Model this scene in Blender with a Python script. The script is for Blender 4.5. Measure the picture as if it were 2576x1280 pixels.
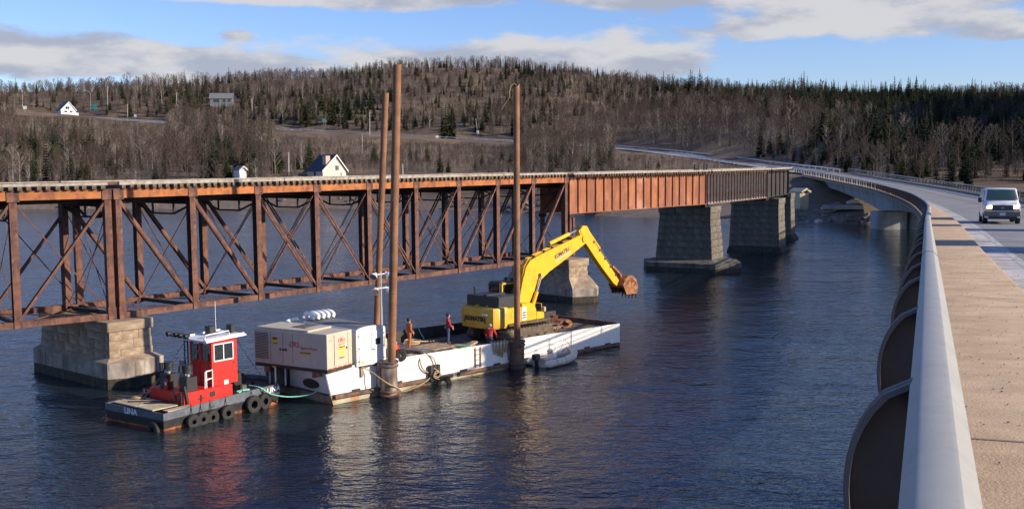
import bpy, bmesh, math, random
from mathutils import Vector, Matrix
for o in list(bpy.data.objects): bpy.data.objects.remove(o)
R = math.radians
random.seed(7)
scene = bpy.context.scene
COL = scene.collection
# ---------------------------------------------------------------- camera
EYE = 12.0
PITCH = math.atan(229 / 2668); ROLL = R(0.5)
FW = Vector((0, math.cos(PITCH), -math.sin(PITCH)))
_r = Vector((1, 0, 0)); _u = Vector((0, math.sin(PITCH), math.cos(PITCH)))
RT = _r * math.cos(ROLL) - _u * math.sin(ROLL); UP = _u * math.cos(ROLL) + _r * math.sin(ROLL)
cam = bpy.data.objects.new('camera', bpy.data.cameras.new('camera')); COL.objects.link(cam)
cam.data.sensor_width = 36; cam.data.lens = 36 * 2668 / 2576
cam.data.clip_start = 0.05; cam.data.clip_end = 6000
cam.matrix_world = Matrix(((RT.x, UP.x, -FW.x, 0), (RT.y, UP.y, -FW.y, 0), (RT.z, UP.z, -FW.z, EYE), (0, 0, 0, 1)))
scene.camera = cam
def at(px, py, z):
    d = FW + RT * ((px - 1288) / 2668) - UP * ((py - 640) / 2668)
    return Vector((0, 0, EYE)) + d * ((z - EYE) / d.z)
def atY(px, py, Y):
    d = FW + RT * ((px - 1288) / 2668) - UP * ((py - 640) / 2668)
    return Vector((0, 0, EYE)) + d * (Y / d.y)
def proj(p):
    q = Vector(p) - Vector((0, 0, EYE)); k = q.dot(FW)
    return 1288 + 2668 * q.dot(RT) / k, 640 - 2668 * q.dot(UP) / k
# ---------------------------------------------------------------- sun, sky, exposure
SUN_AZ, SUN_EL = R(108), R(21)
sun = bpy.data.objects.new('sun', bpy.data.lights.new('sun', 'SUN')); COL.objects.link(sun)
sun.data.energy = 5.0; sun.data.angle = R(0.53); sun.data.color = (1, 0.86, 0.68)
sd = Vector((math.sin(SUN_AZ) * math.cos(SUN_EL), math.cos(SUN_AZ) * math.cos(SUN_EL), math.sin(SUN_EL)))
sun.rotation_euler = (-sd).to_track_quat('-Z', 'Y').to_euler()
world = bpy.data.worlds.new('World'); scene.world = world; world.use_nodes = True
wt = world.node_tree; wt.nodes.clear()
def wn(t, **k):
    n = wt.nodes.new(t)
    for a, b in k.items(): setattr(n, a, b)
    return n
def wl(a, b): wt.links.new(a, b)
def wmath(op, a, b=None, c=None):
    n = wn('ShaderNodeMath', operation=op)
    for i, v in enumerate((a, b, c)):
        if v is None: continue
        if isinstance(v, (int, float)): n.inputs[i].default_value = v
        else: wl(v, n.inputs[i])
    return n.outputs[0]
sky = wn('ShaderNodeTexSky', sky_type='NISHITA', sun_disc=False, sun_elevation=SUN_EL, sun_rotation=SUN_AZ,
         altitude=0, air_density=1.0, dust_density=0.25, ozone_density=1.3)
geo = wn('ShaderNodeTexCoord')
sep = wn('ShaderNodeSeparateXYZ'); wl(geo.outputs['Generated'], sep.inputs[0])
# cloud layer: fractal noise over the direction, flattened towards the horizon
zz = wmath('POWER', wmath('MAXIMUM', sep.outputs[2], 0.0), 0.8)
comb = wn('ShaderNodeCombineXYZ'); wl(sep.outputs[0], comb.inputs[0]); wl(sep.outputs[1], comb.inputs[1])
wl(wmath('MULTIPLY', zz, 2.6), comb.inputs[2])
def cnoise(off, scale, det=9, rough=.56):
    m = wn('ShaderNodeMapping'); m.inputs['Location'].default_value = off; wl(comb.outputs[0], m.inputs[0])
    n = wn('ShaderNodeTexNoise'); n.inputs['Scale'].default_value = scale; n.inputs['Detail'].default_value = det
    n.inputs['Roughness'].default_value = rough; wl(m.outputs[0], n.inputs[0]); return n.outputs[0]
CO = (3.1, 1.7, 0.4)
n1 = cnoise(CO, 7.0)
# a few banks of cloud that stand where the photograph has them: (azimuth tangent, elevation, half widths, weight)
az = wmath('DIVIDE', sep.outputs[0], wmath('MAXIMUM', sep.outputs[1], 0.05))
front = wmath('GREATER_THAN', sep.outputs[1], 0.05)
def bank(a, e, wa, we, k):
    u_ = wmath('MULTIPLY', wmath('SUBTRACT', az, a), 1 / wa); v_ = wmath('MULTIPLY', wmath('SUBTRACT', sep.outputs[2], e), 1 / we)
    g = wmath('EXPONENT', wmath('MULTIPLY', wmath('ADD', wmath('MULTIPLY', u_, u_), wmath('MULTIPLY', v_, v_)), -1))
    return wmath('MULTIPLY', wmath('MULTIPLY', g, k), front)
banks = None
for b in [(-0.22, 0.152, 0.20, 0.013, .34), (-0.03, 0.155, 0.09, 0.006, .26), (-0.43, 0.095, 0.16, 0.024, .36), (-0.27, 0.088, 0.12, 0.016, .30), (-0.03, 0.094, 0.14, 0.019, .36), (0.12, 0.090, 0.11, 0.017, .30),
          (0.34, 0.140, 0.19, 0.020, .34), (0.26, 0.118, 0.12, 0.012, .26), (0.47, 0.106, 0.07, 0.012, .30), (0.14, 0.148, 0.06, 0.010, .24), (-0.255, 0.119, 0.025, 0.009, .24), (-0.37, 0.117, 0.05, 0.007, .16),
          (-0.07, 0.130, 0.20, 0.009, -.22), (-0.40, 0.133, 0.12, 0.010, -.14), (0.40, 0.086, 0.14, 0.011, -.22)]:
    g = bank(*b); banks = g if banks is None else wmath('ADD', banks, g)
dens = wmath('ADD', n1, banks)
mr = wn('ShaderNodeMapRange', interpolation_type='SMOOTHSTEP'); wl(dens, mr.inputs[0])
mr.inputs[1].default_value = .60; mr.inputs[2].default_value = .73
cov = mr.outputs[0]
n2 = cnoise((CO[0] - .035, CO[1], CO[2] - .05), 7.0)
sh = wn('ShaderNodeMapRange', interpolation_type='SMOOTHSTEP'); wl(wmath('SUBTRACT', n1, n2), sh.inputs[0])
sh.inputs[1].default_value = -.09; sh.inputs[2].default_value = .10
cc = wn('ShaderNodeMix', data_type='RGBA'); wl(sh.outputs[0], cc.inputs[0])
cc.inputs[6].default_value = (3.6, 3.9, 4.75, 1); cc.inputs[7].default_value = (5.9, 5.85, 6.0, 1)
hs = wn('ShaderNodeHueSaturation'); wl(sky.outputs[0], hs.inputs['Color']); hs.inputs['Saturation'].default_value = 1.1; hs.inputs['Value'].default_value = 1.0
tint = wn('ShaderNodeMix', data_type='RGBA', blend_type='MULTIPLY'); tint.inputs[0].default_value = 1; wl(hs.outputs[0], tint.inputs[6]); tint.inputs[7].default_value = (.93, 1.06, 1.6, 1)
mx = wn('ShaderNodeMix', data_type='RGBA'); wl(wmath('MULTIPLY', cov, .95), mx.inputs[0]); wl(tint.outputs[2], mx.inputs[6]); wl(cc.outputs[2], mx.inputs[7])
bg = wn('ShaderNodeBackground'); bg.inputs[1].default_value = 0.086; wl(mx.outputs[2], bg.inputs[0])
wo = wn('ShaderNodeOutputWorld'); wl(bg.outputs[0], wo.inputs[0])
scene.view_settings.view_transform = 'Standard'; scene.view_settings.look = 'None'
scene.view_settings.exposure = 0.42; scene.view_settings.gamma = 1.0; scene.view_settings.use_curve_mapping = False
scene.render.resolution_x = 1024; scene.render.resolution_y = 508
# ---------------------------------------------------------------- materials
M = {}
def mat(name, col, rough=.6, metal=0., var=.25, scale=3., bump=0., col2=None, amt=.5, s2=1.5, soft=.12, streak=1., emit=0, rnd=0., spec=.5, coat=0., bs=None, col3=None, amt3=.35, s3=6.):
    m = bpy.data.materials.new(name); m.use_nodes = True; t = m.node_tree; b = t.nodes['Principled BSDF']; L = t.links.new
    tc = t.nodes.new('ShaderNodeTexCoord')
    def noise(sc, det=6, zs=1., off=0.):
        mp = t.nodes.new('ShaderNodeMapping'); mp.inputs['Scale'].default_value = (1, 1, zs); mp.inputs['Location'].default_value = (off, off, off)
        L(tc.outputs['Object'], mp.inputs[0]); n = t.nodes.new('ShaderNodeTexNoise'); n.inputs['Scale'].default_value = sc
        n.inputs['Detail'].default_value = det; n.inputs['Roughness'].default_value = .6; L(mp.outputs[0], n.inputs[0]); return n.outputs[0]
    def mixc(f, a, c):
        n = t.nodes.new('ShaderNodeMix'); n.data_type = 'RGBA'; L(f, n.inputs[0])
        for i, v in ((6, a), (7, c)):
            if isinstance(v, tuple): n.inputs[i].default_value = (*v[:3], 1)
            else: L(v, n.inputs[i])
        return n.outputs[2]
    def ramp(f, lo, hi):
        n = t.nodes.new('ShaderNodeMapRange'); n.interpolation_type = 'SMOOTHSTEP'; L(f, n.inputs[0]); n.inputs[1].default_value = lo; n.inputs[2].default_value = hi; return n.outputs[0]
    c = mixc(ramp(noise(scale), .28, .72), tuple(x * (1 - var) for x in col), tuple(min(1, x * (1 + var)) for x in col))
    if col2: c = mixc(ramp(noise(s2, 7, streak, 11.), 1 - amt - soft, 1 - amt + soft), c, col2)
    if col3: c = mixc(ramp(noise(s3, 7, 1., 23.), 1 - amt3 - soft, 1 - amt3 + soft), c, col3)
    if rnd:
        oi = t.nodes.new('ShaderNodeObjectInfo'); h = t.nodes.new('ShaderNodeHueSaturation')
        mr_ = t.nodes.new('ShaderNodeMapRange'); L(oi.outputs['Random'], mr_.inputs[0]); mr_.inputs[3].default_value = 1 - rnd; mr_.inputs[4].default_value = 1 + rnd
        L(mr_.outputs[0], h.inputs['Value']); L(c, h.inputs['Color']); c = h.outputs[0]
    L(c, b.inputs['Base Color']); b.inputs['Roughness'].default_value = rough; b.inputs['Metallic'].default_value = metal
    b.inputs['Specular IOR Level'].default_value = spec; b.inputs['Coat Weight'].default_value = coat
    if bump:
        bp = t.nodes.new('ShaderNodeBump'); bp.inputs['Distance'].default_value = bump; bp.inputs['Strength'].default_value = .9
        L(noise(bs or scale * 4, 8), bp.inputs['Height']); L(bp.outputs[0], b.inputs['Normal'])
    if emit: b.inputs['Emission Color'].default_value = (*col, 1); b.inputs['Emission Strength'].default_value = emit
    M[name] = m; return m
mat('chord_orange', (.36, .12, .032), .75, 0, .25, 1.4, .004, (.17, .055, .03), .42, 2.2, .1, .6, col3=(.62, .30, .14), amt3=.3, s3=1.1)
mat('steel_rust', (.15, .064, .040), .8, 0, .35, 2., .006, (.06, .028, .024), .46, 3, .12, .35, col3=(.22, .108, .072), amt3=.36, s3=2)
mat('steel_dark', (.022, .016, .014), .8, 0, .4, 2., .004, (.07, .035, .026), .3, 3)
mat('girder_orange', (.32, .115, .045), .8, 0, .22, .8, .004, (.20, .07, .04), .48, 1.3, .14, .16, col3=(.42, .22, .16), amt3=.32, s3=.5)
mat('girder_black', (.03, .026, .025), .75, 0, .4, 1., .004, (.10, .045, .03), .35, 1.4)
mat('stiffener_grey', (.26, .22, .20), .8, 0, .3, 2., 0, (.30, .09, .04), .45, 1.2)
mat('timber_pale', (.34, .31, .26), .85, 0, .3, 3., .01, (.2, .16, .11), .4, 2, col3=(.50, .48, .43), amt3=.33, s3=.4)
mat('sleeper', (.085, .06, .04), .9, 0, .4, 2., .01, (.20, .17, .12), .4, 2)
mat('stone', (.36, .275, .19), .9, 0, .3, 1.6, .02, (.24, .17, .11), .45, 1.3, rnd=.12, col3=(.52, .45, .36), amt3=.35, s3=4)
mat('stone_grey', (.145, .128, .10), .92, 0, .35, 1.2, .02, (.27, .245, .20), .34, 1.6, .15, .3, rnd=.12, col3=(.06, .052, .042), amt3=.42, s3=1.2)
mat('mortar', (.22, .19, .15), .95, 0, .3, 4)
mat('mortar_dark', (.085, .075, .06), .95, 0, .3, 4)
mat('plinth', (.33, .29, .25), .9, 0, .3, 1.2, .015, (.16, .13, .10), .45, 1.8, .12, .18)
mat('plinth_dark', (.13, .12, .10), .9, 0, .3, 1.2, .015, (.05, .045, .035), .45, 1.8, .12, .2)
mat('tideweed', (.035, .028, .018), .8, 0, .5, 3, .02, (.15, .09, .05), .35, 3, .1, .3)
mat('barge_white', (.79, .77, .73), .5, 0, .05, 2, .006, (.52, .36, .22), .22, 1.4, .09, .22, col3=(.60, .52, .43), amt3=.19, s3=3, bs=1.2)
mat('barge_hull', (.40, .36, .26), .7, 0, .2, 2, 0, (.38, .16, .05), .42, 1.6, .1, .2, col3=(.20, .21, .16), amt3=.35, s3=.8)
mat('barge_dark', (.035, .03, .028), .7, 0, .4, 2, .004, (.12, .07, .04), .35, 2)
mat('barge_deck', (.17, .12, .085), .85, 0, .4, 1.6, .01, (.08, .06, .05), .45, 1.2, col3=(.27, .20, .14), amt3=.3, s3=4)
mat('strake', (.10, .07, .06), .75, 0, .4, 3, .006, (.26, .11, .05), .45, 2, .12)
mat('plank', (.30, .22, .145), .85, 0, .35, 2.5, .006, (.17, .12, .08), .4, 2, rnd=.25)
mat('rust_metal', (.30, .13, .06), .8, 0, .4, 3, .006, (.13, .06, .035), .45, 3)
mat('pile_rust', (.24, .112, .052), .75, 0, .25, 1.5, .004, (.15, .07, .04), .42, 1.2, .12, .2, col3=(.34, .19, .10), amt3=.28, s3=2)
mat('pile_wet', (.10, .08, .065), .5, 0, .4, 2, .006, (.05, .045, .04), .5, 2)
mat('collar', (.33, .29, .26), .6, .2, .3, 2, .004, (.12, .07, .05), .48, 2, .12, .3)
mat('tug_grey', (.105, .12, .145), .5, 0, .3, 2.5, .003, (.25, .26, .28), .34, 3, .1, .4, col3=(.02, .02, .022), amt3=.34, s3=4)
mat('tug_black', (.016, .016, .018), .55, 0, .4, 3, .003, (.09, .05, .035), .3, 3, .1, .5)
mat('tug_boot', (.42, .13, .04), .65, 0, .3, 3, 0, (.12, .05, .03), .45, 3)
mat('tug_red', (.60, .018, .013), .45, 0, .16, 2, .006, (.30, .025, .018), .38, 2.5, .12, .3, col3=(.20, .06, .035), amt3=.2, s3=5, bs=3)
mat('white_paint', (.76, .77, .78), .45, 0, .06, 3, 0, (.55, .50, .44), .24, 4)
mat('black_paint', (.02, .02, .021), .5, 0, .3, 4)
mat('hatch_tan', (.52, .43, .29), .75, 0, .2, 2, .004, (.40, .31, .2), .4, 2)
mat('rubber', (.022, .021, .02), .75, 0, .4, 5, .004, (.07, .065, .06), .3, 6)
mat('glass_dark', (.02, .025, .028), .06, 0, .1, 2, spec=.8)
mat('gen_beige', (.53, .47, .36), .5, 0, .06, 2, 0, (.33, .27, .19), .26, 1.5, .12, .3)
mat('gen_dark', (.14, .125, .10), .6, 0, .2, 4)
mat('decal_red', (.60, .10, .07), .5, 0, .1); mat('decal_black', (.03, .03, .03), .5, 0, .1); mat('decal_yellow', (.72, .52, .03), .5, 0, .1)
mat('decal_blue', (.03, .035, .09), .5, 0, .1); mat('decal_white', (.8, .8, .8), .5, 0, .05); mat('decal_pale', (.45, .48, .52), .5, 0, .1)
mat('roof_grey', (.16, .165, .17), .7, 0, .2, 1.5, 0, (.24, .24, .24), .35, 1.2)
mat('trailer_white', (.78, .78, .76), .4, 0, .04, 2, 0, (.6, .55, .45), .2, 2)
mat('exc_yellow', (.76, .43, .008), .5, 0, .1, 1.5, .003, (.45, .26, .035), .36, 2.2, .12, .4, col3=(.25, .15, .05), amt3=.22, s3=5, bs=2)
mat('exc_cast', (.62, .40, .05), .5, 0, .12, 1.5, 0, (.42, .27, .08), .35, 1.6)
mat('exc_black', (.03, .032, .035), .45, 0, .3, 2, 0, (.09, .08, .07), .35, 1.5)
mat('bucket_rust', (.34, .14, .05), .75, .1, .4, 4, .008, (.11, .06, .04), .45, 4, col3=(.5, .27, .08), amt3=.3, s3=3)
mat('chrome', (.65, .65, .66), .2, .9, .05)
mat('mud', (.10, .075, .055), .9, 0, .4, 3, .01, (.2, .15, .1), .4, 3)
mat('rib_tube', (.66, .59, .49), .6, 0, .08, 2, 0, (.42, .36, .3), .35, 2)
mat('rope_tan', (.42, .31, .17), .9, 0, .3, 20, .004); mat('rope_teal', (.20, .55, .45), .8, 0, .15, 20)
mat('galv', (.52, .54, .54), .4, .6, .15, 3); mat('rail_alu', (.37, .365, .33), .5, .05, .05, 2.5, .0004, (.31, .305, .28), .38, 14, .2, bs=600)
mat('rail_post_shade', (.036, .028, .025), .7, 0, .15, 3, 0, (.055, .043, .038), .4, 2); mat('rail_flange', (.105, .10, .105), .6, .05, .15, 3, 0, (.12, .11, .11), .4, 2)  # post webs darkened as shade, flanges paler as skylit, in the colour
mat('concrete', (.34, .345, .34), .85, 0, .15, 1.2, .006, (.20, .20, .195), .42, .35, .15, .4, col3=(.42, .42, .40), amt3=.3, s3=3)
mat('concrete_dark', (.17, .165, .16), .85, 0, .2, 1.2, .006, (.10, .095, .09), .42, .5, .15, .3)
mat('sidewalk', (.50, .37, .245), .95, 0, .16, 2.2, .01, (.40, .275, .165), .42, 1.1, .16, col3=(.24, .18, .12), amt3=.24, s3=22, bs=45)
mat('asphalt', (.22, .22, .22), .85, 0, .14, 1.2, .004, (.31, .31, .30), .42, .35, .2, bs=60)
mat('line_white', (.55, .54, .51), .8, 0, .15, 3, 0, (.26, .26, .26), .47, 3, .12); mat('line_yellow', (.40, .24, .06), .8, 0, .2, 4, 0, (.14, .12, .1), .4, 3)
mat('hill_asphalt_glare', (.40, .40, .40), .8, 0, .12, .6); mat('salt', (.56, .54, .51), .9, 0, .15, 2, 0, (.30, .29, .28), .5, 1.2, .14)  # hill asphalt: salted, plus low-sun glare put into its pale colour
mat('house_white', (.78, .77, .75), .7, 0, .05); mat('house_tan', (.72, .60, .51), .85, 0, .12, 6, 0, (.46, .37, .28), .4, 5)
mat('house_grey', (.17, .175, .185), .8, 0, .2, 2); mat('shingle_dark', (.055, .06, .075), .85, 0, .25, 4); mat('brick_red', (.55, .38, .32), .85, 0, .15, 6)
mat('teal', (.03, .28, .25), .5, 0, .1); mat('pole_grey', (.46, .42, .37), .85, 0, .2, 2); mat('guard_white', (.74, .74, .72), .5, .2, .1, 2)
mat('rock', (.17, .145, .12), .9, 0, .35, 1.5, .03, (.30, .26, .22), .4, 1.2, rnd=.4); mat('rock_pale', (.55, .52, .48), .9, 0, .2, 2, .02)
mat('skin', (.50, .28, .19), .55, 0, .08); mat('orange_suit', (.46, .12, .035), .8, 0, .15, 6); mat('red_jacket', (.36, .022, .022), .75, 0, .15, 6)
mat('jeans', (.04, .06, .13), .85, 0, .15, 6); mat('brown_trousers', (.19, .09, .05), .85, 0, .15, 6); mat('boots', (.10, .03, .02), .7, 0, .2); mat('hair_dark', (.02, .014, .01), .7); mat('vest_orange', (.72, .07, .03), .6, 0, .1)
mat('green_tarp', (.05, .30, .15), .6, 0, .2)
mat('van_white', (.70, .72, .74), .3, 0, .03, 2, coat=.5); mat('bumper_grey', (.12, .12, .125), .55, 0, .1); mat('head_lamp', (1., .66, .28), .2, 0, 0, 3, emit=7.); mat('indicator', (.7, .2, .03), .3)
mat('bark_grey', (.11, .085, .07), .9, 0, .3, 8, rnd=.3); mat('bark_birch', (.34, .30, .26), .85, 0, .2, 8, rnd=.15)
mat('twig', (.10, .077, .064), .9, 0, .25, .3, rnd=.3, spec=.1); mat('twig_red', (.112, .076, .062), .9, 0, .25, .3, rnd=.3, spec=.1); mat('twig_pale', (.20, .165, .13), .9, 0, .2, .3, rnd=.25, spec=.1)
mat('needle', (.022, .034, .016), .85, 0, .4, .5, rnd=.35, spec=.15); mat('needle_olive', (.045, .052, .018), .85, 0, .35, .5, rnd=.35, spec=.15); mat('larch', (.16, .10, .05), .9, 0, .3, .5, rnd=.3)
mat('dry_grass', (.21, .15, .085), .95, 0, .35, .8, rnd=.2)
# ---------------------------------------------------------------- mesh helpers
class MB:
    def __init__(s): s.v = []; s.f = []
    def add(s, vs, fs):
        k = len(s.v); s.v += [tuple(v) for v in vs]; s.f += [tuple(i + k for i in f) for f in fs]; return s
    def box(s, c, d, rz=0., rx=0., ry=0.):
        m = Matrix.Translation(c) @ Matrix.Rotation(rz, 4, 'Z') @ Matrix.Rotation(ry, 4, 'Y') @ Matrix.Rotation(rx, 4, 'X')
        return s.add([m @ Vector((d[0] * x / 2, d[1] * y / 2, d[2] * z / 2)) for z in (-1, 1) for y in (-1, 1) for x in (-1, 1)],
                     [(0, 2, 3, 1), (4, 5, 7, 6), (0, 1, 5, 4), (2, 6, 7, 3), (0, 4, 6, 2), (1, 3, 7, 5)])
    def b2(s, x0, x1, y0, y1, z0, z1): return s.box(((x0 + x1) / 2, (y0 + y1) / 2, (z0 + z1) / 2), (abs(x1 - x0), abs(y1 - y0), abs(z1 - z0)))
    def beam(s, a, b, w, h, up=(0, 0, 1)):
        a = Vector(a); b = Vector(b); d = (b - a).normalized(); sd_ = d.cross(Vector(up))
        if sd_.length < 1e-4: sd_ = d.cross(Vector((1, 0, 0)))
        sd_.normalize(); u_ = sd_.cross(d)
        q = [sd_ * (w / 2 * x) + u_ * (h / 2 * y) for x, y in ((-1, -1), (1, -1), (1, 1), (-1, 1))]
        return s.add([a + k for k in q] + [b + k for k in q], [(3, 2, 1, 0), (4, 5, 6, 7), (0, 1, 5, 4), (1, 2, 6, 5), (2, 3, 7, 6), (3, 0, 4, 7)])
    def tube(s, pts, r, n=6, cap=True, closed=False):
        pts = [Vector(p) for p in pts]; N = len(pts); rs = r if isinstance(r, (list, tuple)) else [r] * N
        k = len(s.v); prev = None
        for i, p in enumerate(pts):
            if closed: d = pts[(i + 1) % N] - pts[i - 1]
            else: d = pts[min(i + 1, N - 1)] - pts[max(i - 1, 0)]
            d.normalize()
            if prev is None: a = d.cross(Vector((0, 0, 1))); a = a if a.length > 1e-3 else d.cross(Vector((1, 0, 0)))
            else: a = prev - d * prev.dot(d)
            a.normalize(); b = d.cross(a); prev = a
            s.v += [tuple(p + (a * math.cos(2 * math.pi * j / n) + b * math.sin(2 * math.pi * j / n)) * rs[i]) for j in range(n)]
        for i in range(N if closed else N - 1):
            i2 = (i + 1) % N
            for j in range(n): s.f.append((k + i * n + j, k + i * n + (j + 1) % n, k + i2 * n + (j + 1) % n, k + i2 * n + j))
        if cap and not closed:
            s.f.append(tuple(k + j for j in range(n))[::-1]); s.f.append(tuple(k + (N - 1) * n + j for j in range(n)))
        return s
    def cyl(s, a, b, r0, r1=None, n=12): return s.tube([a, b], [r0, r0 if r1 is None else r1], n)
    def prism(s, poly, vec):
        n = len(poly); vec = Vector(vec)
        return s.add([Vector(p) for p in poly] + [Vector(p) + vec for p in poly],
                     [tuple(range(n))[::-1], tuple(range(n, 2 * n))] + [(i, (i + 1) % n, n + (i + 1) % n, n + i) for i in range(n)])
    def xz(s, poly, y0, y1): return s.prism([(p[0], y0, p[1]) for p in poly], (0, y1 - y0, 0))
    def loft(s, rings, cap=True):
        n = len(rings[0]); fs = []
        for i in range(len(rings) - 1):
            for j in range(n): fs.append((i * n + j, i * n + (j + 1) % n, (i + 1) * n + (j + 1) % n, (i + 1) * n + j))
        if cap: fs += [tuple(range(n))[::-1], tuple(range((len(rings) - 1) * n, len(rings) * n))]
        return s.add([v for r_ in rings for v in r_], fs)
    def strip(s, A, B):
        n = len(A); return s.add(list(A) + list(B), [(i, i + 1, n + i + 1, n + i) for i in range(n - 1)])
    def torus(s, c, ax, R_, r, n=16, m=8):
        ax = Vector(ax).normalized(); a = ax.cross(Vector((0, 0, 1))); a = a if a.length > 1e-3 else Vector((1, 0, 0)); a.normalize(); b = ax.cross(a); c = Vector(c)
        return s.tube([c + (a * math.cos(2 * math.pi * i / n) + b * math.sin(2 * math.pi * i / n)) * R_ for i in range(n)], r, m, closed=True)
    def mesh(s, name, m, smooth=0., bevel=0., seg=1):
        me = bpy.data.meshes.new(name); me.from_pydata(s.v, [], s.f)
        bm = bmesh.new(); bm.from_mesh(me)
        if len(s.f) < 40000: bmesh.ops.recalc_face_normals(bm, faces=bm.faces)
        if bevel: bmesh.ops.bevel(bm, geom=[e for e in bm.edges], offset=bevel, segments=seg, affect='EDGES', profile=.6)
        bm.to_mesh(me); bm.free()
        if smooth:
            me.shade_smooth(); me.set_sharp_from_angle(angle=R(smooth))
        if m: me.materials.append(M[m] if isinstance(m, str) else m)
        return me
    def build(s, name, m, parent=None, smooth=0., bevel=0., seg=1): return link(name, s.mesh(name, m, smooth, bevel, seg), parent)
def link(name, me, parent=None, loc=None, rot=None, sc=None):
    o = bpy.data.objects.new(name, me); COL.objects.link(o)
    if parent is not None: o.parent = parent
    if loc is not None: o.location = loc
    if rot is not None: o.rotation_euler = rot
    if sc is not None: o.scale = sc
    return o
def tag(o, label, cat, group=None):
    o['label'] = label; o['category'] = cat
    if group: o['group'] = group
    return o
def struct(o): o['kind'] = 'structure'; return o
def stuff(o): o['kind'] = 'stuff'; return o
def thing(name, label, cat, loc=(0, 0, 0), heading=None, rotz=0., group=None):
    o = bpy.data.objects.new(name, None); COL.objects.link(o); o.empty_display_size = .2
    o.location = loc; o.rotation_euler = (0, 0, math.pi / 2 - R(heading) if heading is not None else rotz)
    return tag(o, label, cat, group)
def dup(root, loc, rotz=None, label=None, sc=None):
    r_ = root.copy(); COL.objects.link(r_); r_.location = loc
    if rotz is not None: r_.rotation_euler = (0, 0, rotz)
    if sc is not None: r_.scale = sc
    if label: r_['label'] = label
    for ch in list(root.children):
        c = ch.copy(); COL.objects.link(c); c.parent = r_
        for g in list(ch.children):
            d = g.copy(); COL.objects.link(d); d.parent = c
    return r_
def text(name, s_, size, m, parent, loc, xd, ud, sx=1., bold=0., extr=.003):
    cu = bpy.data.curves.new('t', 'FONT'); cu.body = s_; cu.size = size; cu.extrude = extr; cu.offset = bold; cu.align_x = 'CENTER'; cu.align_y = 'CENTER'; cu.resolution_u = 3
    ob = bpy.data.objects.new('t', cu); COL.objects.link(ob); dg = bpy.context.evaluated_depsgraph_get()
    me = bpy.data.meshes.new_from_object(ob.evaluated_get(dg)); bpy.data.objects.remove(ob)
    xd = Vector(xd).normalized(); ud = Vector(ud).normalized(); nd = xd.cross(ud)
    me.transform(Matrix(((xd.x * sx, ud.x, nd.x, loc[0]), (xd.y * sx, ud.y, nd.y, loc[1]), (xd.z * sx, ud.z, nd.z, loc[2]), (0, 0, 0, 1))))
    me.materials.clear(); me.materials.append(M[m]); return link(name, me, parent)
def hdir(h): return Vector((math.sin(R(h)), math.cos(R(h)), 0)), Vector((-math.cos(R(h)), math.sin(R(h)), 0))
# ================================================================ LARGE STRUCTURE
# ---- highway line: left rail top, plan + height, as a smooth curve
HW = [(-29.3, -74.6, 14.0), (-14.65, -37.3, 12.7), (0.05, 0, 11.4), (11.6, 29.5, 10.37), (23.3, 59.3, 9.55), (32.6, 84.5, 9.0), (42.0, 112, 8.6),
      (53.2, 148, 8.18), (62.6, 186, 8.25), (67.0, 222, 9.0), (68.6, 262, 10.35), (68.0, 322, 12.2), (60.5, 400, 15.6), (43, 462, 19.2), (0, 522, 23.6),
      (-88, 562, 29.8), (-205, 622, 38.5), (-300, 670, 46), (-380, 700, 51)]
def catmull(P, step):
    out = []
    for i in range(1, len(P) - 2):
        a, b, c, d = (Vector(P[i + k]) for k in (-1, 0, 1, 2)); n = max(2, int((c - b).length / .5))
        for j in range(n):
            t = j / n; out.append(.5 * ((2 * b) + (c - a) * t + (2 * a - 5 * b + 4 * c - d) * t * t + (3 * b - a - 3 * c + d) * t ** 3))
    res = [out[0]]; acc = 0
    for p, q in zip(out, out[1:]):
        acc += (q - p).length
        if acc >= step: res.append(q); acc = 0
    return res
HS = catmull(HW, 2.5)
def post_places():
    F_ = catmull(HW, .5); k = next(i for i, p in enumerate(F_) if p.y >= 3.3); out = []
    acc = [0.]
    for p, q in zip(F_, F_[1:]): acc.append(acc[-1] + (q - p).length)
    j = acc[k] - 2.39 * 7
    for i, p in enumerate(F_[:-1]):
        if acc[i] >= j and p.y < 258:
            d = F_[i + 1] - F_[i - 1]; d.z = 0; d.normalize(); out.append((p, Vector((d.y, -d.x, 0)))); j += 2.39
    return out
POSTS = post_places()
def hnorm(i):
    d = HS[min(i + 1, len(HS) - 1)] - HS[max(i - 1, 0)]; d.z = 0; d.normalize(); return Vector((d.y, -d.x, 0))
HN = [hnorm(i) for i in range(len(HS))]
def hp(i, o, dz): p = HS[i] + HN[i] * o; return Vector((p.x, p.y, p.z + dz))
I_AB = next(i for i, p in enumerate(HS) if p.y > 236)      # abutment on the far shore
I_0 = next(i for i, p in enumerate(HS) if p.y > 2.0)
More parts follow.
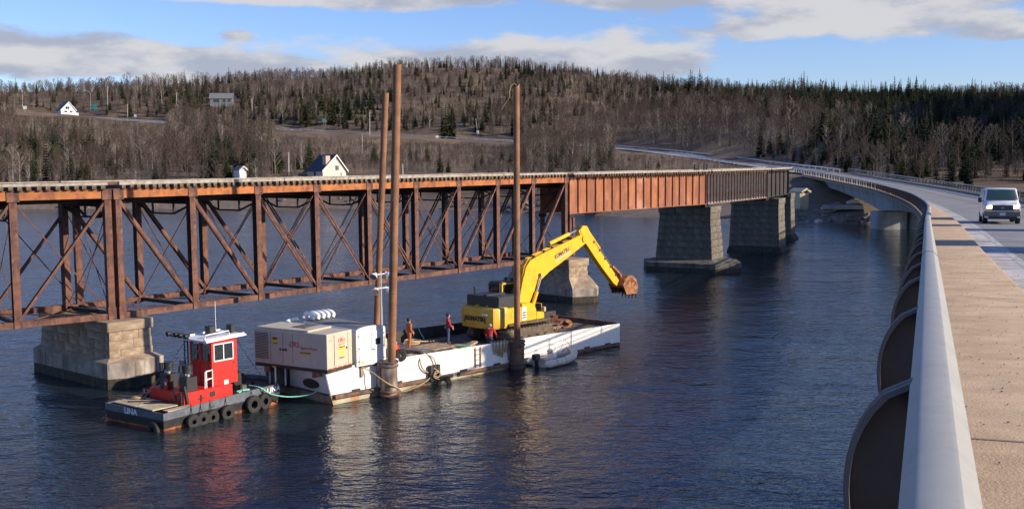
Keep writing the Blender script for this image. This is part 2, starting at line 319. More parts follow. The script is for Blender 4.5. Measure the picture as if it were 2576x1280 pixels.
# ---- terrain across the water
TC = [(-2.0, [(380, 0), (470, 10), (900, 60), (1500, 70)]), (-.9, [(335, 0), (347, 6), (430, 14), (700, 45), (850, 60), (1500, 62)]),
      (-.48, [(308, 0), (318, 6), (400, 14), (550, 36), (680, 50), (770, 66), (1000, 66)]),
      (-.33, [(304, 0), (314, 6), (400, 14), (560, 33), (640, 40), (700, 52), (790, 69), (1000, 69)]),
      (-.18, [(297, 0), (305, 6), (330, 9), (450, 19), (560, 29.3), (680, 49), (810, 78), (1000, 78)]),
      (-.10, [(290, 0), (298, 6), (330, 9), (450, 18), (550, 27), (660, 48), (810, 85), (1000, 84)]),
      (-.03, [(275, 0), (283, 6), (320, 9), (430, 16.5), (523, 24), (640, 46), (800, 83), (1000, 84)]),
      (.05, [(255, 0), (263, 5.5), (330, 10), (430, 17), (495, 21), (620, 42), (800, 80), (1000, 80)]),
      (.10, [(240, 0), (248, 5), (330, 10), (460, 19), (600, 37), (800, 72), (1000, 75)]),
      (.154, [(232, 0), (240, 5), (330, 11), (400, 15.6), (560, 35), (800, 66), (1000, 70)]),
      (.26, [(206, 0), (216, 2.5), (236, 4), (262, 9), (330, 15), (560, 42), (800, 61), (1000, 65)]),
      (.34, [(193, 0), (214, 2.2), (240, 6), (300, 14), (560, 38), (800, 58), (1000, 60)]),
      (.48, [(203, 0), (213, 4), (300, 15), (360, 20), (500, 32), (800, 56), (1000, 58)]), (.62, [(214, 0), (300, 24), (400, 48), (600, 70), (800, 74)]), (.9, [(200, 0), (230, 35), (300, 85), (450, 112), (800, 105)]), (1.5, [(188, 5), (230, 85), (300, 120), (500, 128), (900, 120)]), (4.0, [(180, 15), (230, 105), (400, 128), (900, 120)])]  # rightmost columns: unseen hill added to shade the right hillside
def prof(t, D):
    if D <= t[0][0]: return max(-4, (D - t[0][0]) * .14)
    for (a, za), (b, zb) in zip(t, t[1:]):
        if D <= b: return za + (zb - za) * (D - a) / (b - a)
    return t[-1][1]
def hash2(x, y): v = math.sin(x * 127.1 + y * 311.7) * 43758.5453; return v - math.floor(v)
def vnoise(x, y):
    i, j = math.floor(x), math.floor(y); f, g = x - i, y - j; f = f * f * (3 - 2 * f); g = g * g * (3 - 2 * g)
    return (hash2(i, j) * (1 - f) + hash2(i + 1, j) * f) * (1 - g) + (hash2(i, j + 1) * (1 - f) + hash2(i + 1, j + 1) * f) * g
ROAD = [(p + HN[i] * 6.2, p.z - 1.25) for i, p in enumerate(HS)][I_AB::3]
def terrain(X, Y):
    a = X / max(Y, 60); i = 0
    a = max(TC[0][0], min(TC[-1][0] - 1e-6, a))
    while a >= TC[i + 1][0]: i += 1
    t = (a - TC[i][0]) / (TC[i + 1][0] - TC[i][0]); t = t * t * (3 - 2 * t)
    h = prof(TC[i][1], Y) * (1 - t) + prof(TC[i + 1][1], Y) * t
    if h > 3: h += (vnoise(X * .02, Y * .02) - .5) * 5 * min(1, (h - 3) / 12) + (vnoise(X * .07, Y * .07) - .5) * 1.6
    elif h > -2: h += (vnoise(X * .12, Y * .12) - .5) * 1.0
    if a > .68 and h > 10: h += (vnoise(X * .03 + 7, Y * .03) - .5) * 46 * min(1, (a - .68) / .2) + (vnoise(X * .11, Y * .11) - .5) * 14  # uneven crest on the added hill, to break up its shadow edge
    if Y > 232:
        bd, bz = 1e9, 0
        for p, z in ROAD:
            d = (p.x - X) ** 2 + (p.y - Y) ** 2
            if d < bd: bd, bz = d, z
        bd = math.sqrt(bd)
        if bd < 26:
            k = 1 if bd < 7.5 else 1 - (bd - 7.5) / 18.5; k = k * k * (3 - 2 * k); h = h * (1 - k) + (bz - .35) * k
    return h
def grid(x0, x1, nx, y0, y1, ny):
    vs = []; 
    for j in range(ny + 1):
        for i in range(nx + 1):
            x = x0 + (x1 - x0) * i / nx; y = y0 + (y1 - y0) * j / ny; vs.append((x, y, terrain(x, y)))
    return MB().add(vs, [(j * (nx + 1) + i, j * (nx + 1) + i + 1, (j + 1) * (nx + 1) + i + 1, (j + 1) * (nx + 1) + i) for j in range(ny) for i in range(nx)])
def ground_mat():
    m = mat('ground', (.125, .082, .047), .95, 0, .4, .08, .05, (.24, .16, .082), .42, .05, .14, col3=(.08, .055, .034), amt3=.33, s3=.35, bs=1.5)
    t = m.node_tree; b = t.nodes['Principled BSDF']; src = b.inputs['Base Color'].links[0].from_socket; L = t.links.new
    g = t.nodes.new('ShaderNodeNewGeometry'); sp = t.nodes.new('ShaderNodeSeparateXYZ'); L(g.outputs['Position'], sp.inputs[0])
    mr_ = t.nodes.new('ShaderNodeMapRange'); L(sp.outputs[2], mr_.inputs[0]); mr_.inputs[1].default_value = 4.2; mr_.inputs[2].default_value = 1.6
    n = t.nodes.new('ShaderNodeTexNoise'); n.inputs['Scale'].default_value = .7; n.inputs['Detail'].default_value = 8; L(g.outputs['Position'], n.inputs[0])
    c = t.nodes.new('ShaderNodeMix'); c.data_type = 'RGBA'; L(n.outputs[0], c.inputs[0]); c.inputs[6].default_value = (.07, .05, .035, 1); c.inputs[7].default_value = (.27, .21, .16, 1)
    mx_ = t.nodes.new('ShaderNodeMix'); mx_.data_type = 'RGBA'; L(mr_.outputs[0], mx_.inputs[0]); L(src, mx_.inputs[6]); L(c.outputs[2], mx_.inputs[7]); L(mx_.outputs[2], b.inputs['Base Color'])
ground_mat()
struct(grid(-1300, 1300, 150, 170, 1300, 100).build('far_hillside', 'ground', smooth=60))
# ---- water
def water_mat():
    m = bpy.data.materials.new('water'); m.use_nodes = True; t = m.node_tree; b = t.nodes['Principled BSDF']; L = t.links.new
    b.inputs['Base Color'].default_value = (.014, .023, .030, 1); b.inputs['Roughness'].default_value = .07; b.inputs['IOR'].default_value = 1.42; b.inputs['Specular IOR Level'].default_value = .5
    tc = t.nodes.new('ShaderNodeTexCoord'); prev = None
    for sc, st, det, amp, rot, dist in ((.16, 1.5, 3, .28, 20, .4), (.75, 1.7, 4, .125, 35, .6), (2.4, 1.7, 3, .062, 10, .6), (6.5, 1.6, 2, .022, 25, .5)):
        mp = t.nodes.new('ShaderNodeMapping'); mp.inputs['Rotation'].default_value = (0, 0, R(rot)); mp.inputs['Scale'].default_value = (1 / st, 1, 1); L(tc.outputs['Object'], mp.inputs[0])
        n = t.nodes.new('ShaderNodeTexNoise'); n.inputs['Scale'].default_value = sc; n.inputs['Detail'].default_value = det; n.inputs['Distortion'].default_value = dist; L(mp.outputs[0], n.inputs[0])
        k = t.nodes.new('ShaderNodeMath'); k.operation = 'MULTIPLY_ADD'; L(n.outputs[0], k.inputs[0]); k.inputs[1].default_value = amp
        if prev is None: k.inputs[2].default_value = 0
        else: L(prev, k.inputs[2])
        prev = k.outputs[0]
    nc = t.nodes.new('ShaderNodeTexNoise'); nc.inputs['Scale'].default_value = .045; nc.inputs['Detail'].default_value = 3; L(tc.outputs['Object'], nc.inputs[0])
    rc = t.nodes.new('ShaderNodeMapRange'); L(nc.outputs[0], rc.inputs[0]); rc.inputs[1].default_value = .35; rc.inputs[2].default_value = .65; rc.inputs[3].default_value = .72; rc.inputs[4].default_value = 1.15
    mu = t.nodes.new('ShaderNodeMath'); mu.operation = 'MULTIPLY'; L(prev, mu.inputs[0]); L(rc.outputs[0], mu.inputs[1]); prev = mu.outputs[0]
    bp = t.nodes.new('ShaderNodeBump'); bp.inputs['Distance'].default_value = 1.2; bp.inputs['Strength'].default_value = 1; L(prev, bp.inputs['Height']); L(bp.outputs[0], b.inputs['Normal'])
    M['water'] = m
water_mat()
struct(MB().add([(-1600, -500, 0), (1600, -500, 0), (1600, 420, 0), (-1600, 420, 0)], [(0, 1, 2, 3)]).build('water', 'water'))
# ---- highway: carriageway, sidewalk, lines
OR_, OL = 11.4, 1.6     # right and left kerb
def hstrip(i0, i1, o0, z0, o1, z1): return MB().strip([hp(i, o0, z0) for i in range(i0, i1)], [hp(i, o1, z1) for i in range(i0, i1)])
NH = len(HS)
road = struct(hstrip(0, I_AB + 12, OL - .02, -1.22, OR_ + .02, -1.22).build('highway_road', 'asphalt'))
struct(hstrip(I_AB + 11, NH, OL - .6, -1.22, OR_ + .6, -1.22).build('hill_road', 'hill_asphalt_glare'))
struct(hstrip(0, I_AB + 8, OL + .02, -1.216, OL + .95, -1.216).build('road_shoulder', 'salt'))
for nm, o, w, mt in (('edge_line', OL + .72, .13, 'line_white'), ('centre_line', 6.55, .12, 'line_yellow'), ('centre_line', 6.8, .12, 'line_yellow'), ('edge_line', OR_ - .9, .14, 'line_white')):
    hstrip(0, NH, o, -1.212, o + w, -1.212).build(nm, mt, road)
sw = MB(); pr = [(-.16, -1.02), (OL - .1, -1.0), (OL - .04, -1.02), (OL, -1.2), (OL, -1.6), (-.16, -1.6)]
sw.loft([[hp(i, o, z) for o, z in pr] for i in range(0, I_AB + 6)]); struct(sw.build('sidewalk', 'sidewalk', smooth=30))
# ---- highway bridge: haunched concrete girder, deck slab, piers, abutment
hb = thing('highway_bridge', 'curved grey concrete highway bridge with haunched girder at right', 'bridge', (0, 0, 0))
I_P = next(i for i, p in enumerate(HS) if p.y > 187); 
def depth(i):
    d = abs(i - I_P) * 2.5; return 2.95 + 2.1 * max(0, 1 - d / 62) ** 1.7
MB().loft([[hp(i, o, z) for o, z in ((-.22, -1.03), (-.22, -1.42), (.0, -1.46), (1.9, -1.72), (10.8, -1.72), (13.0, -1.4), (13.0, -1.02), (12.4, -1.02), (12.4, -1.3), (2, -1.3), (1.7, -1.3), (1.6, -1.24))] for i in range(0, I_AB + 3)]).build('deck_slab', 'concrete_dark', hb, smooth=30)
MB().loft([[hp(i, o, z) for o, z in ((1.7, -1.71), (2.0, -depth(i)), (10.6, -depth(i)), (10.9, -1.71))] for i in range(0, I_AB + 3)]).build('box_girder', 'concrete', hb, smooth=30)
def oval(c, hx, hy, n=20):
    return [(c[0] + hx * math.copysign(abs(math.cos(t)) ** .55, math.cos(t)), c[1] + hy * math.copysign(abs(math.sin(t)) ** .55, math.sin(t))) for t in [2 * math.pi * k / n for k in range(n)]]
pc = HS[I_P] + HN[I_P] * 3.6
cs = oval((pc.x, pc.y), 2.9, 2.6)
MB().loft([[(x, y, z) for x, y in cs] for z in (-2, 3.05)]).build('pier', 'concrete', hb, smooth=40)
pc2 = HS[I_P] + HN[I_P] * 9.2; cs = oval((pc2.x, pc2.y), 2.6, 2.6)
MB().loft([[(x, y, z) for x, y in cs] for z in (-2, 3.1)]).build('pier', 'concrete', hb, smooth=40)
i = I_AB + 1; c = HS[i] + HN[i] * 6.2
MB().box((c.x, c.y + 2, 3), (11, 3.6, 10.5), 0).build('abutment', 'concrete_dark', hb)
# right hand kerb with low parapet
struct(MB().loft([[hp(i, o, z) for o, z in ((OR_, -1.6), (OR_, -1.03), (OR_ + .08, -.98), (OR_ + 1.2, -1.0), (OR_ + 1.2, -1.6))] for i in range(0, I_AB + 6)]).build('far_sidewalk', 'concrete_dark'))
# ---- railings
def post_mesh():
    m = MB(); outer = [(-.07, -.03)] + [(-.07 - .235 * math.sin(math.pi * f ** .72) ** .8, -.03 - 1.02 * f) for f in [k / 18 for k in range(1, 18)]] + [(-.10, -1.06)]
    web = outer + [(-.03, -1.06), (-.03, -.06)]
    m.prism([(p[0], -.012, p[1]) for p in web], (0, .024, 0)); m.box((-.04, 0, -1.03), (.24, .2, .03)); fl = MB()
    ins = []
    for k, p in enumerate(outer):
        a = Vector(outer[max(k - 1, 0)]); b = Vector(outer[min(k + 1, len(outer) - 1)]); d = (b - a).normalized(); ins.append((p[0] - d.y * .022 * 1, p[1] + d.x * .022))
    ins = [(p[0] + .02, p[1] - .012) for p in outer]
    fl.loft([[(p[0], -.05, p[1]), (p[0], .05, p[1]), (q[0], .05, q[1]), (q[0], -.05, q[1])] for p, q in zip(outer, ins)])
    return m.mesh('post', 'rail_post_shade', 35), fl.mesh('flange', 'rail_flange', 35)
PM, PF = post_mesh()
RPROF = [(-.088, -.15), (-.09, -.045), (-.058, -.004), (-.048, 0), (.022, 0), (.034, -.004), (.075, -.05), (.078, -.15)]
def railing(name, label, i0, i1, off, side, skip=1):
    t = thing(name, label, 'railing', (0, 0, 0)); s = side
    def rail(nm, pr_): MB().loft([[hp(i, off + s * o, z) for o, z in pr_] for i in range(i0, i1)]).build(nm, 'rail_alu', t, smooth=28)
    rail('top_rail', RPROF)
    for i in [next(k for k, p in enumerate(HS) if p.y > yj) for yj in (10.8, 26, 41, 56, 72)]:
        d = (HS[i + 1] - HS[i]).normalized()
        MB().loft([[hp(i, off + s * o * 1.035, z + .004) + d * e for o, z in RPROF] for e in (-.012, .012)]).build('rail_joint', 'rail_flange', t)
    for z in (-.45, -.78): rail('lower_rail', [(.0, z - .05), (-.05, z - .03), (-.05, z + .03), (.0, z + .05), (.05, z + .03), (.05, z - .03)])
    for p, n in POSTS:
        p = p + n * off
        o = link('post', PM, t, p, (0, 0, math.atan2(n.y, n.x) + (0 if s > 0 else math.pi))); link('flange', PF, o)
    return t
I_N = next(i for i, p in enumerate(HS) if p.y > -12)
k0 = next(i for i, p in enumerate(HS) if p.y > 3.2)
railing('bridge_railing', 'pale metal bridge railing with curved outer posts beside the tan sidewalk', I_N, I_AB + 8, 0, 1)
railing('bridge_railing', 'grey bridge railing along the far right edge of the road', I_N, I_AB + 8, OR_ + 1.0, -1)
def guard(name, label, i0, i1, off):
    t = thing(name, label, 'guardrail', (0, 0, 0)); s = 1
    MB().loft([[hp(i, off + o, z) for o, z in ((-.05, -.62), (.03, -.55), (-.05, -.47), (.03, -.40), (-.05, -.32), (-.09, -.32), (-.09, -.62))] for i in range(i0, i1)]).build('beam', 'guard_white', t)
    pm = MB().box((0, 0, -.78), (.16, .16, .9)).mesh('post', 'pole_grey')
    for i in range(i0, i1, 2): link('post', pm, t, hp(i, off + .1, 0), (0, 0, math.atan2(HN[i].y, HN[i].x)))
guard('guardrail', 'white guardrail on the downhill side of the hill road', I_AB + 9, NH, .3)
guard('guardrail', 'pale guardrail on the uphill side of the hill road', I_AB + 9, NH, OR_ + .6)

# expansion joints and a kerb stone face along the near sidewalk
for i in range(2, 60, 4):
    d = (HS[i + 1] - HS[i]).normalized()
    MB().add([hp(i, -.14, -1.0125) - d * .012, hp(i, OL - .12, -.9955) - d * .012, hp(i, OL - .12, -.9955) + d * .012, hp(i, -.14, -1.0125) + d * .012], [(0, 1, 2, 3)]).build('expansion_joint', 'concrete_dark', bpy.data.objects['sidewalk'])
for i in range(14, 60, 9):
    d = (HS[i + 1] - HS[i]).normalized()
    MB().add([hp(i, OL + .05, -1.209) - d * .06, hp(i, OR_ - .05, -1.209) - d * .06, hp(i, OR_ - .05, -1.209) + d * .06, hp(i, OL + .05, -1.209) + d * .06], [(0, 1, 2, 3)]).build('deck_joint', 'black_paint', road)

# grit lying on the sidewalk and against the kerb
random.seed(77); gm = MB()
for k in range(1500):
    i = min(int(abs(random.gauss(0, 1)) * 11) + I_0 - 1, NH - 2); o = random.uniform(.12, OL - .12) if k % 3 else OL + random.uniform(.03, .5) ** 1.2; f = random.random(); p = hp(i, o, 0).lerp(hp(i + 1, o, 0), f)
    z = p.z + (-1.012 + .017 * o / OL if k % 3 else -1.214); r_ = random.uniform(.004, .013)
    gm.add([(p.x + r_ * random.uniform(.6, 1.4), p.y, z), (p.x - r_, p.y + r_, z), (p.x - r_ * .5, p.y - r_ * random.uniform(.7, 1.4), z), (p.x, p.y, z + r_ * .9)], [(0, 1, 3), (1, 2, 3), (2, 0, 3)])
stuff(tag(gm.build('grit', 'rock'), 'loose dark grit scattered on the sidewalk and along the kerb', 'grit'))
# ================================================================ RAILWAY BRIDGE
ZC, ZT = 3.75, 10.52          # bottom and top chord centre lines
TW = 5.5                      # distance between the two trusses
P_J = Vector((-21.9, 58.8, 0)); BAY = 4.87; NB = 9; HD1 = 37.3
def span(name, label, P, Q, z):
    d = Vector(Q) - Vector(P); h = math.degrees(math.atan2(d.x, d.y))
    return thing(name, label, 'bridge span', (P[0], P[1], z), h), d.length, h
SLEEP = MB().box((0, TW / 2, 0), (.24, TW + .9, .22)).mesh('sleeper', 'sleeper', bevel=.012)
def deck(t, L_, z0, y0, y1, step=.47, gap=0., timber='timber_pale'):
    # z0: underside of the sleepers above the span origin
    sl = SLEEP if (y1 - y0) > TW + .5 else MB().box((0, (y0 + y1) / 2, 0), (.24, y1 - y0, .22)).mesh('sleeper', 'sleeper', bevel=.012)
    n = int((L_ - gap) / step)
    for i in range(n):
        o = link('sleeper', sl, t, (gap + (i + .5) * step + random.uniform(-.03, .03), random.uniform(-.06, .06), z0 + .11 + random.uniform(-.01, .01)), (0, 0, random.uniform(-.02, .02)))
    # guard timbers in lengths, slightly uneven
    for y in (y0 + .18, y1 - .18):
        x = 0
        while x < L_ - .2:
            l = min(random.uniform(5, 7), L_ - x); w = random.uniform(-.015, .015)
            MB().b2(x + .015, x + l - .015, y - .12 + w, y + .12 + w, z0 + .222, z0 + .40 + random.uniform(-.02, .015)).build('guard_timber', timber, t, bevel=.015); x += l
    yc = (y0 + y1) / 2
    for s in (-1, 1):
        MB().b2(0, L_, yc + s * .75 - .035, yc + s * .75 + .035, z0 + .222, z0 + .37).build('rail', 'steel_rust', t)
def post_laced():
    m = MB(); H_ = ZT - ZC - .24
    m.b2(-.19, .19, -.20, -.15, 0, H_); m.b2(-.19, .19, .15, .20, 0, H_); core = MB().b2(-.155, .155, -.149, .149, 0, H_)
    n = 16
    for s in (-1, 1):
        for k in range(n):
            a = (s * .17, -.15 if k % 2 else .15, H_ * k / n); b = (s * .17, .15 if k % 2 else -.15, H_ * (k + 1) / n); core.beam(a, b, .02, .06)  # core and lacing near black: side shade put into the posts' colour
    return m.mesh('post', 'steel_rust'), core.mesh('post_shade_core', 'steel_dark')
POST, PSHADE = post_laced()
POST_END = MB().b2(-.18, .18, -.22, .22, 0, ZT - ZC - .24).b2(-.22, .22, -.24, -.2, 0, .5).mesh('post', 'steel_rust')
def rivplate(): return MB().b2(-.32, .32, -.02, .02, -.30, .30).mesh('gusset_plate', 'steel_rust', bevel=.008)
GUS = rivplate()
def truss_span(name, label, P, heading, nb, mirror=False):
    u_, n_ = hdir(heading); L_ = nb * BAY; H_ = ZT - ZC
    t = thing(name, label, 'bridge span', (P[0], P[1], ZC), heading)
    half = nb // 2
    for k, y in enumerate((0, TW)):
        MB().b2(-.25, L_ + .25, y - .22, y + .22, H_ - .24, H_ + .22).b2(-.25, L_ + .25, y - .27, y + .27, H_ + .22, H_ + .245).build('top_chord', 'chord_orange', t)
        m = MB()
        for s in (-1, 1): m.b2(-.2, L_ + .2, y + s * .17 - .03, y + s * .17 + .03, -.16, .16)
        for j in range(int(L_ / .8)): m.beam((j * .8, y - .15, .165), (j * .8 + .4, y + .15, .165), .06, .02); m.beam((j * .8 + .4, y + .15, .165), (j * .8 + .8, y - .15, .165), .06, .02)
        m.build('bottom_chord', 'steel_rust', t)
        for i in range(nb + 1):
            po = link('post', POST_END if i in (0, nb) else POST, t, (i * BAY, y, .0))
            if i not in (0, nb): link('post_shade_core', PSHADE, po)
            link('gusset_plate', GUS, t, (i * BAY, y - .25, H_ - .02)); link('gusset_plate', GUS, t, (i * BAY, y - .24, .02), None, (.7, 1, .7))
        for i in range(nb):
            x0, x1 = i * BAY, (i + 1) * BAY; fwd = i < half + (0 if nb % 2 == 0 else 1)
            if mirror: fwd = not fwd
            a, b = ((x0, H_ - .25), (x1, .1)) if fwd else ((x1, H_ - .25), (x0, .1))
            wd = .18 if abs(i - (nb - 1) / 2) > 2.5 else (.13 if abs(i - (nb - 1) / 2) > 1 else .09)
            for s in (-1, 1): MB().beam((a[0], y + s * .13, a[1]), (b[0], y + s * .13, b[1]), .05, wd).build('diagonal', 'steel_rust', t)
            if abs(i - (nb - 1) / 2) < 2.6:      # thin counter rods
                c, d = ((x0, .1), (x1, H_ - .25)) if fwd else ((x1, .1), (x0, H_ - .25))
                for s in (-1, 1): MB().beam((c[0], y + s * .06, c[1]), (d[0], y + s * .06, d[1]), .03, .04).build('counter_rod', 'steel_rust', t)
    for i in range(nb + 1):                       # floor beams, sway frames and cross rods between the trusses
        x = i * BAY
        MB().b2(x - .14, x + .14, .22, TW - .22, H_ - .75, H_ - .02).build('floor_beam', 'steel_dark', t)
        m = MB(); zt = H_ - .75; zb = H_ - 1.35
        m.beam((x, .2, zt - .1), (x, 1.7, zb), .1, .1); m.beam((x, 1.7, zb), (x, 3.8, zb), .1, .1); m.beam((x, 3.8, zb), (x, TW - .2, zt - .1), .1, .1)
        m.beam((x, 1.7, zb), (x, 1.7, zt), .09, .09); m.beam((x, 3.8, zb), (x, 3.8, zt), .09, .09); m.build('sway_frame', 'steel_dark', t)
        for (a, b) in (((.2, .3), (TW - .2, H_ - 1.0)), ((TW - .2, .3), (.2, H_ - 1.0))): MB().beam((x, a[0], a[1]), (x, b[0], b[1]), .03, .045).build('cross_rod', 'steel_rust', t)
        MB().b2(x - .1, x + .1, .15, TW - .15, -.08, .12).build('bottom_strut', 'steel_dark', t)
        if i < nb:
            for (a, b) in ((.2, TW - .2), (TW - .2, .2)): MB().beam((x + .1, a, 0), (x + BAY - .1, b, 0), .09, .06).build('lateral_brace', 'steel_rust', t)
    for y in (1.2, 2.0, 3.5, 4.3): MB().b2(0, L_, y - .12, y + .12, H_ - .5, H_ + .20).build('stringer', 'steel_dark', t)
    deck(t, L_, H_ + .25, -.42, TW + .42)
    return t
truss_span('truss_span', 'middle rusty steel deck truss span from pale stone pier to the excavator', P_J, HD1, NB)
u0_, n0_ = hdir(51); PL = P_J + Vector((-.42, -.30, 0)) - u0_ * (6 * BAY)
truss_span('truss_span', 'leftmost rusty truss span cut off by the left picture edge', PL, 51, 6)
T_END = P_J + hdir(HD1)[0] * (NB * BAY)
# ---- plate girder spans
GA = T_END + Vector((.30, .36, 0)); GB = Vector((20.7, 113.3, 0)); GC = Vector((31.4, 131.2, 0)); GD = Vector((37.6, 145, 0)); GE = Vector((43.2, 166, 0))
GZ0, GZ1, GW = 7.5, 10.70, 3.0
def girder_span(name, label, P, Q, nst, web, stf, ends):
    t, L_, h = span(name, label, P, Q, GZ0); H_ = GZ1 - GZ0
    for y in (0, GW):
        MB().b2(.1, L_ - .1, y - .02, y + .02, .03, H_ - .03).build('web_plate', web, t)
        for z in (0, H_): MB().b2(.05, L_ - .05, y - .2, y + .2, z - .03, z + .03).b2(.06, L_ - .06, y - .022 - .012, y + .034, z - .16 if z else .03, z - .03 if z else .16).build('flange', stf if web == 'girder_black' else web, t)
    sm = MB().b2(-.012, .012, -.15, 0, .031, H_ - .031).b2(-.05, .05, -.022, -.004, .031, H_ - .031).mesh('stiffener', stf)
    for i in range(nst + 1):
        x = .12 + (L_ - .24) * i / nst
        for y, s in ((-.02, 1), (GW + .02, -1)): link('stiffener', sm, t, (x, y, 0), (0, 0, 0 if s > 0 else math.pi))
    for i in range(0, nst + 1, 3):
        x = .12 + (L_ - .24) * i / nst
        m = MB(); m.beam((x, .1, .2), (x, GW - .1, H_ - .2), .08, .08); m.beam((x, GW - .1, .2), (x, .1, H_ - .2), .08, .08); m.build('cross_frame', 'steel_dark', t)
    deck(t, L_, H_ + .03, -.75, GW + .75, step=.45, timber='timber_pale')
    if ends:
        for x in (.25, L_ - .25): [MB().b2(x - .25, x + .25, y - .25, y + .25, -.34, -.03).build('bearing', 'steel_dark', t) for y in (0, GW)]
    return t
g1 = girder_span('girder_span', 'orange rusty plate girder span with vertical stiffeners', GA, GB, 18, 'girder_orange', 'girder_orange', True)
girder_span('girder_span', 'black plate girder span with pale grey stiffeners', GB + Vector((.1, .15, 0)), GC, 21, 'girder_black', 'stiffener_grey', True)
girder_span('girder_span', 'short black girder span ending behind the highway bridge', GC + Vector((.1, .15, 0)), GD, 5, 'girder_black', 'girder_black', True)
girder_span('girder_span', 'hidden black girder span reaching the far bank behind the highway', GD + Vector((.1, .15, 0)), GE, 10, 'girder_black', 'girder_black', True)
# refuge frames on the deck
for k, (px, lb) in enumerate(((1752, 'larger black refuge frame on the orange girder deck'), (1774, 'smaller black refuge frame on the orange girder deck'))):
    p = atY(px, 425, 114 if k == 0 else 116); t = thing('refuge_frame', lb, 'frame', (p.x, p.y, GZ1 + .25), 39); w = .8 if k == 0 else .55
    for z in (.15, .48, .72): MB().b2(-w / 2, w / 2, -.05, .05, z - .06, z + .06).build('board', 'black_paint', t)
    for x in (-w / 2, w / 2): MB().b2(x - .04, x + .04, -.06, .06, 0, .8).build('upright', 'black_paint', t)
# steel bent that carries the girder end on the pier
t = thing('steel_bent', 'dark riveted steel legs and braces under the orange girder end', 'steel bent', (GA.x, GA.y, 3.75), 39)
for x in (.25, .75): MB().b2(x - .14, x + .14, -.16, .16, 0, 3.4).build('leg', 'steel_rust', t)
for y in (GW,): MB().b2(.1, .4, y - .16, y + .16, 0, 3.4).build('leg', 'steel_rust', t)
for a, b in (((.5, 0, 3.3), (3.0, 1.4, 1.2)), ((4.6, GW, 3.3), (3.0, 1.4, 1.2)), ((.5, GW, .2), (3.0, 1.4, 1.2))):
    m = MB(); a = Vector(a); b = Vector(b); 
    for s in (-1, 1): m.beam(a + Vector((s * .1, 0, 0)), b + Vector((s * .1, 0, 0)), .05, .05)
    for k in range(10): p = a.lerp(b, k / 10); q = a.lerp(b, (k + 1) / 10); m.beam(p + Vector((.1 if k % 2 else -.1, 0, 0)), q + Vector((-.1 if k % 2 else .1, 0, 0)), .04, .03)
    m.build('brace', 'steel_dark', t)
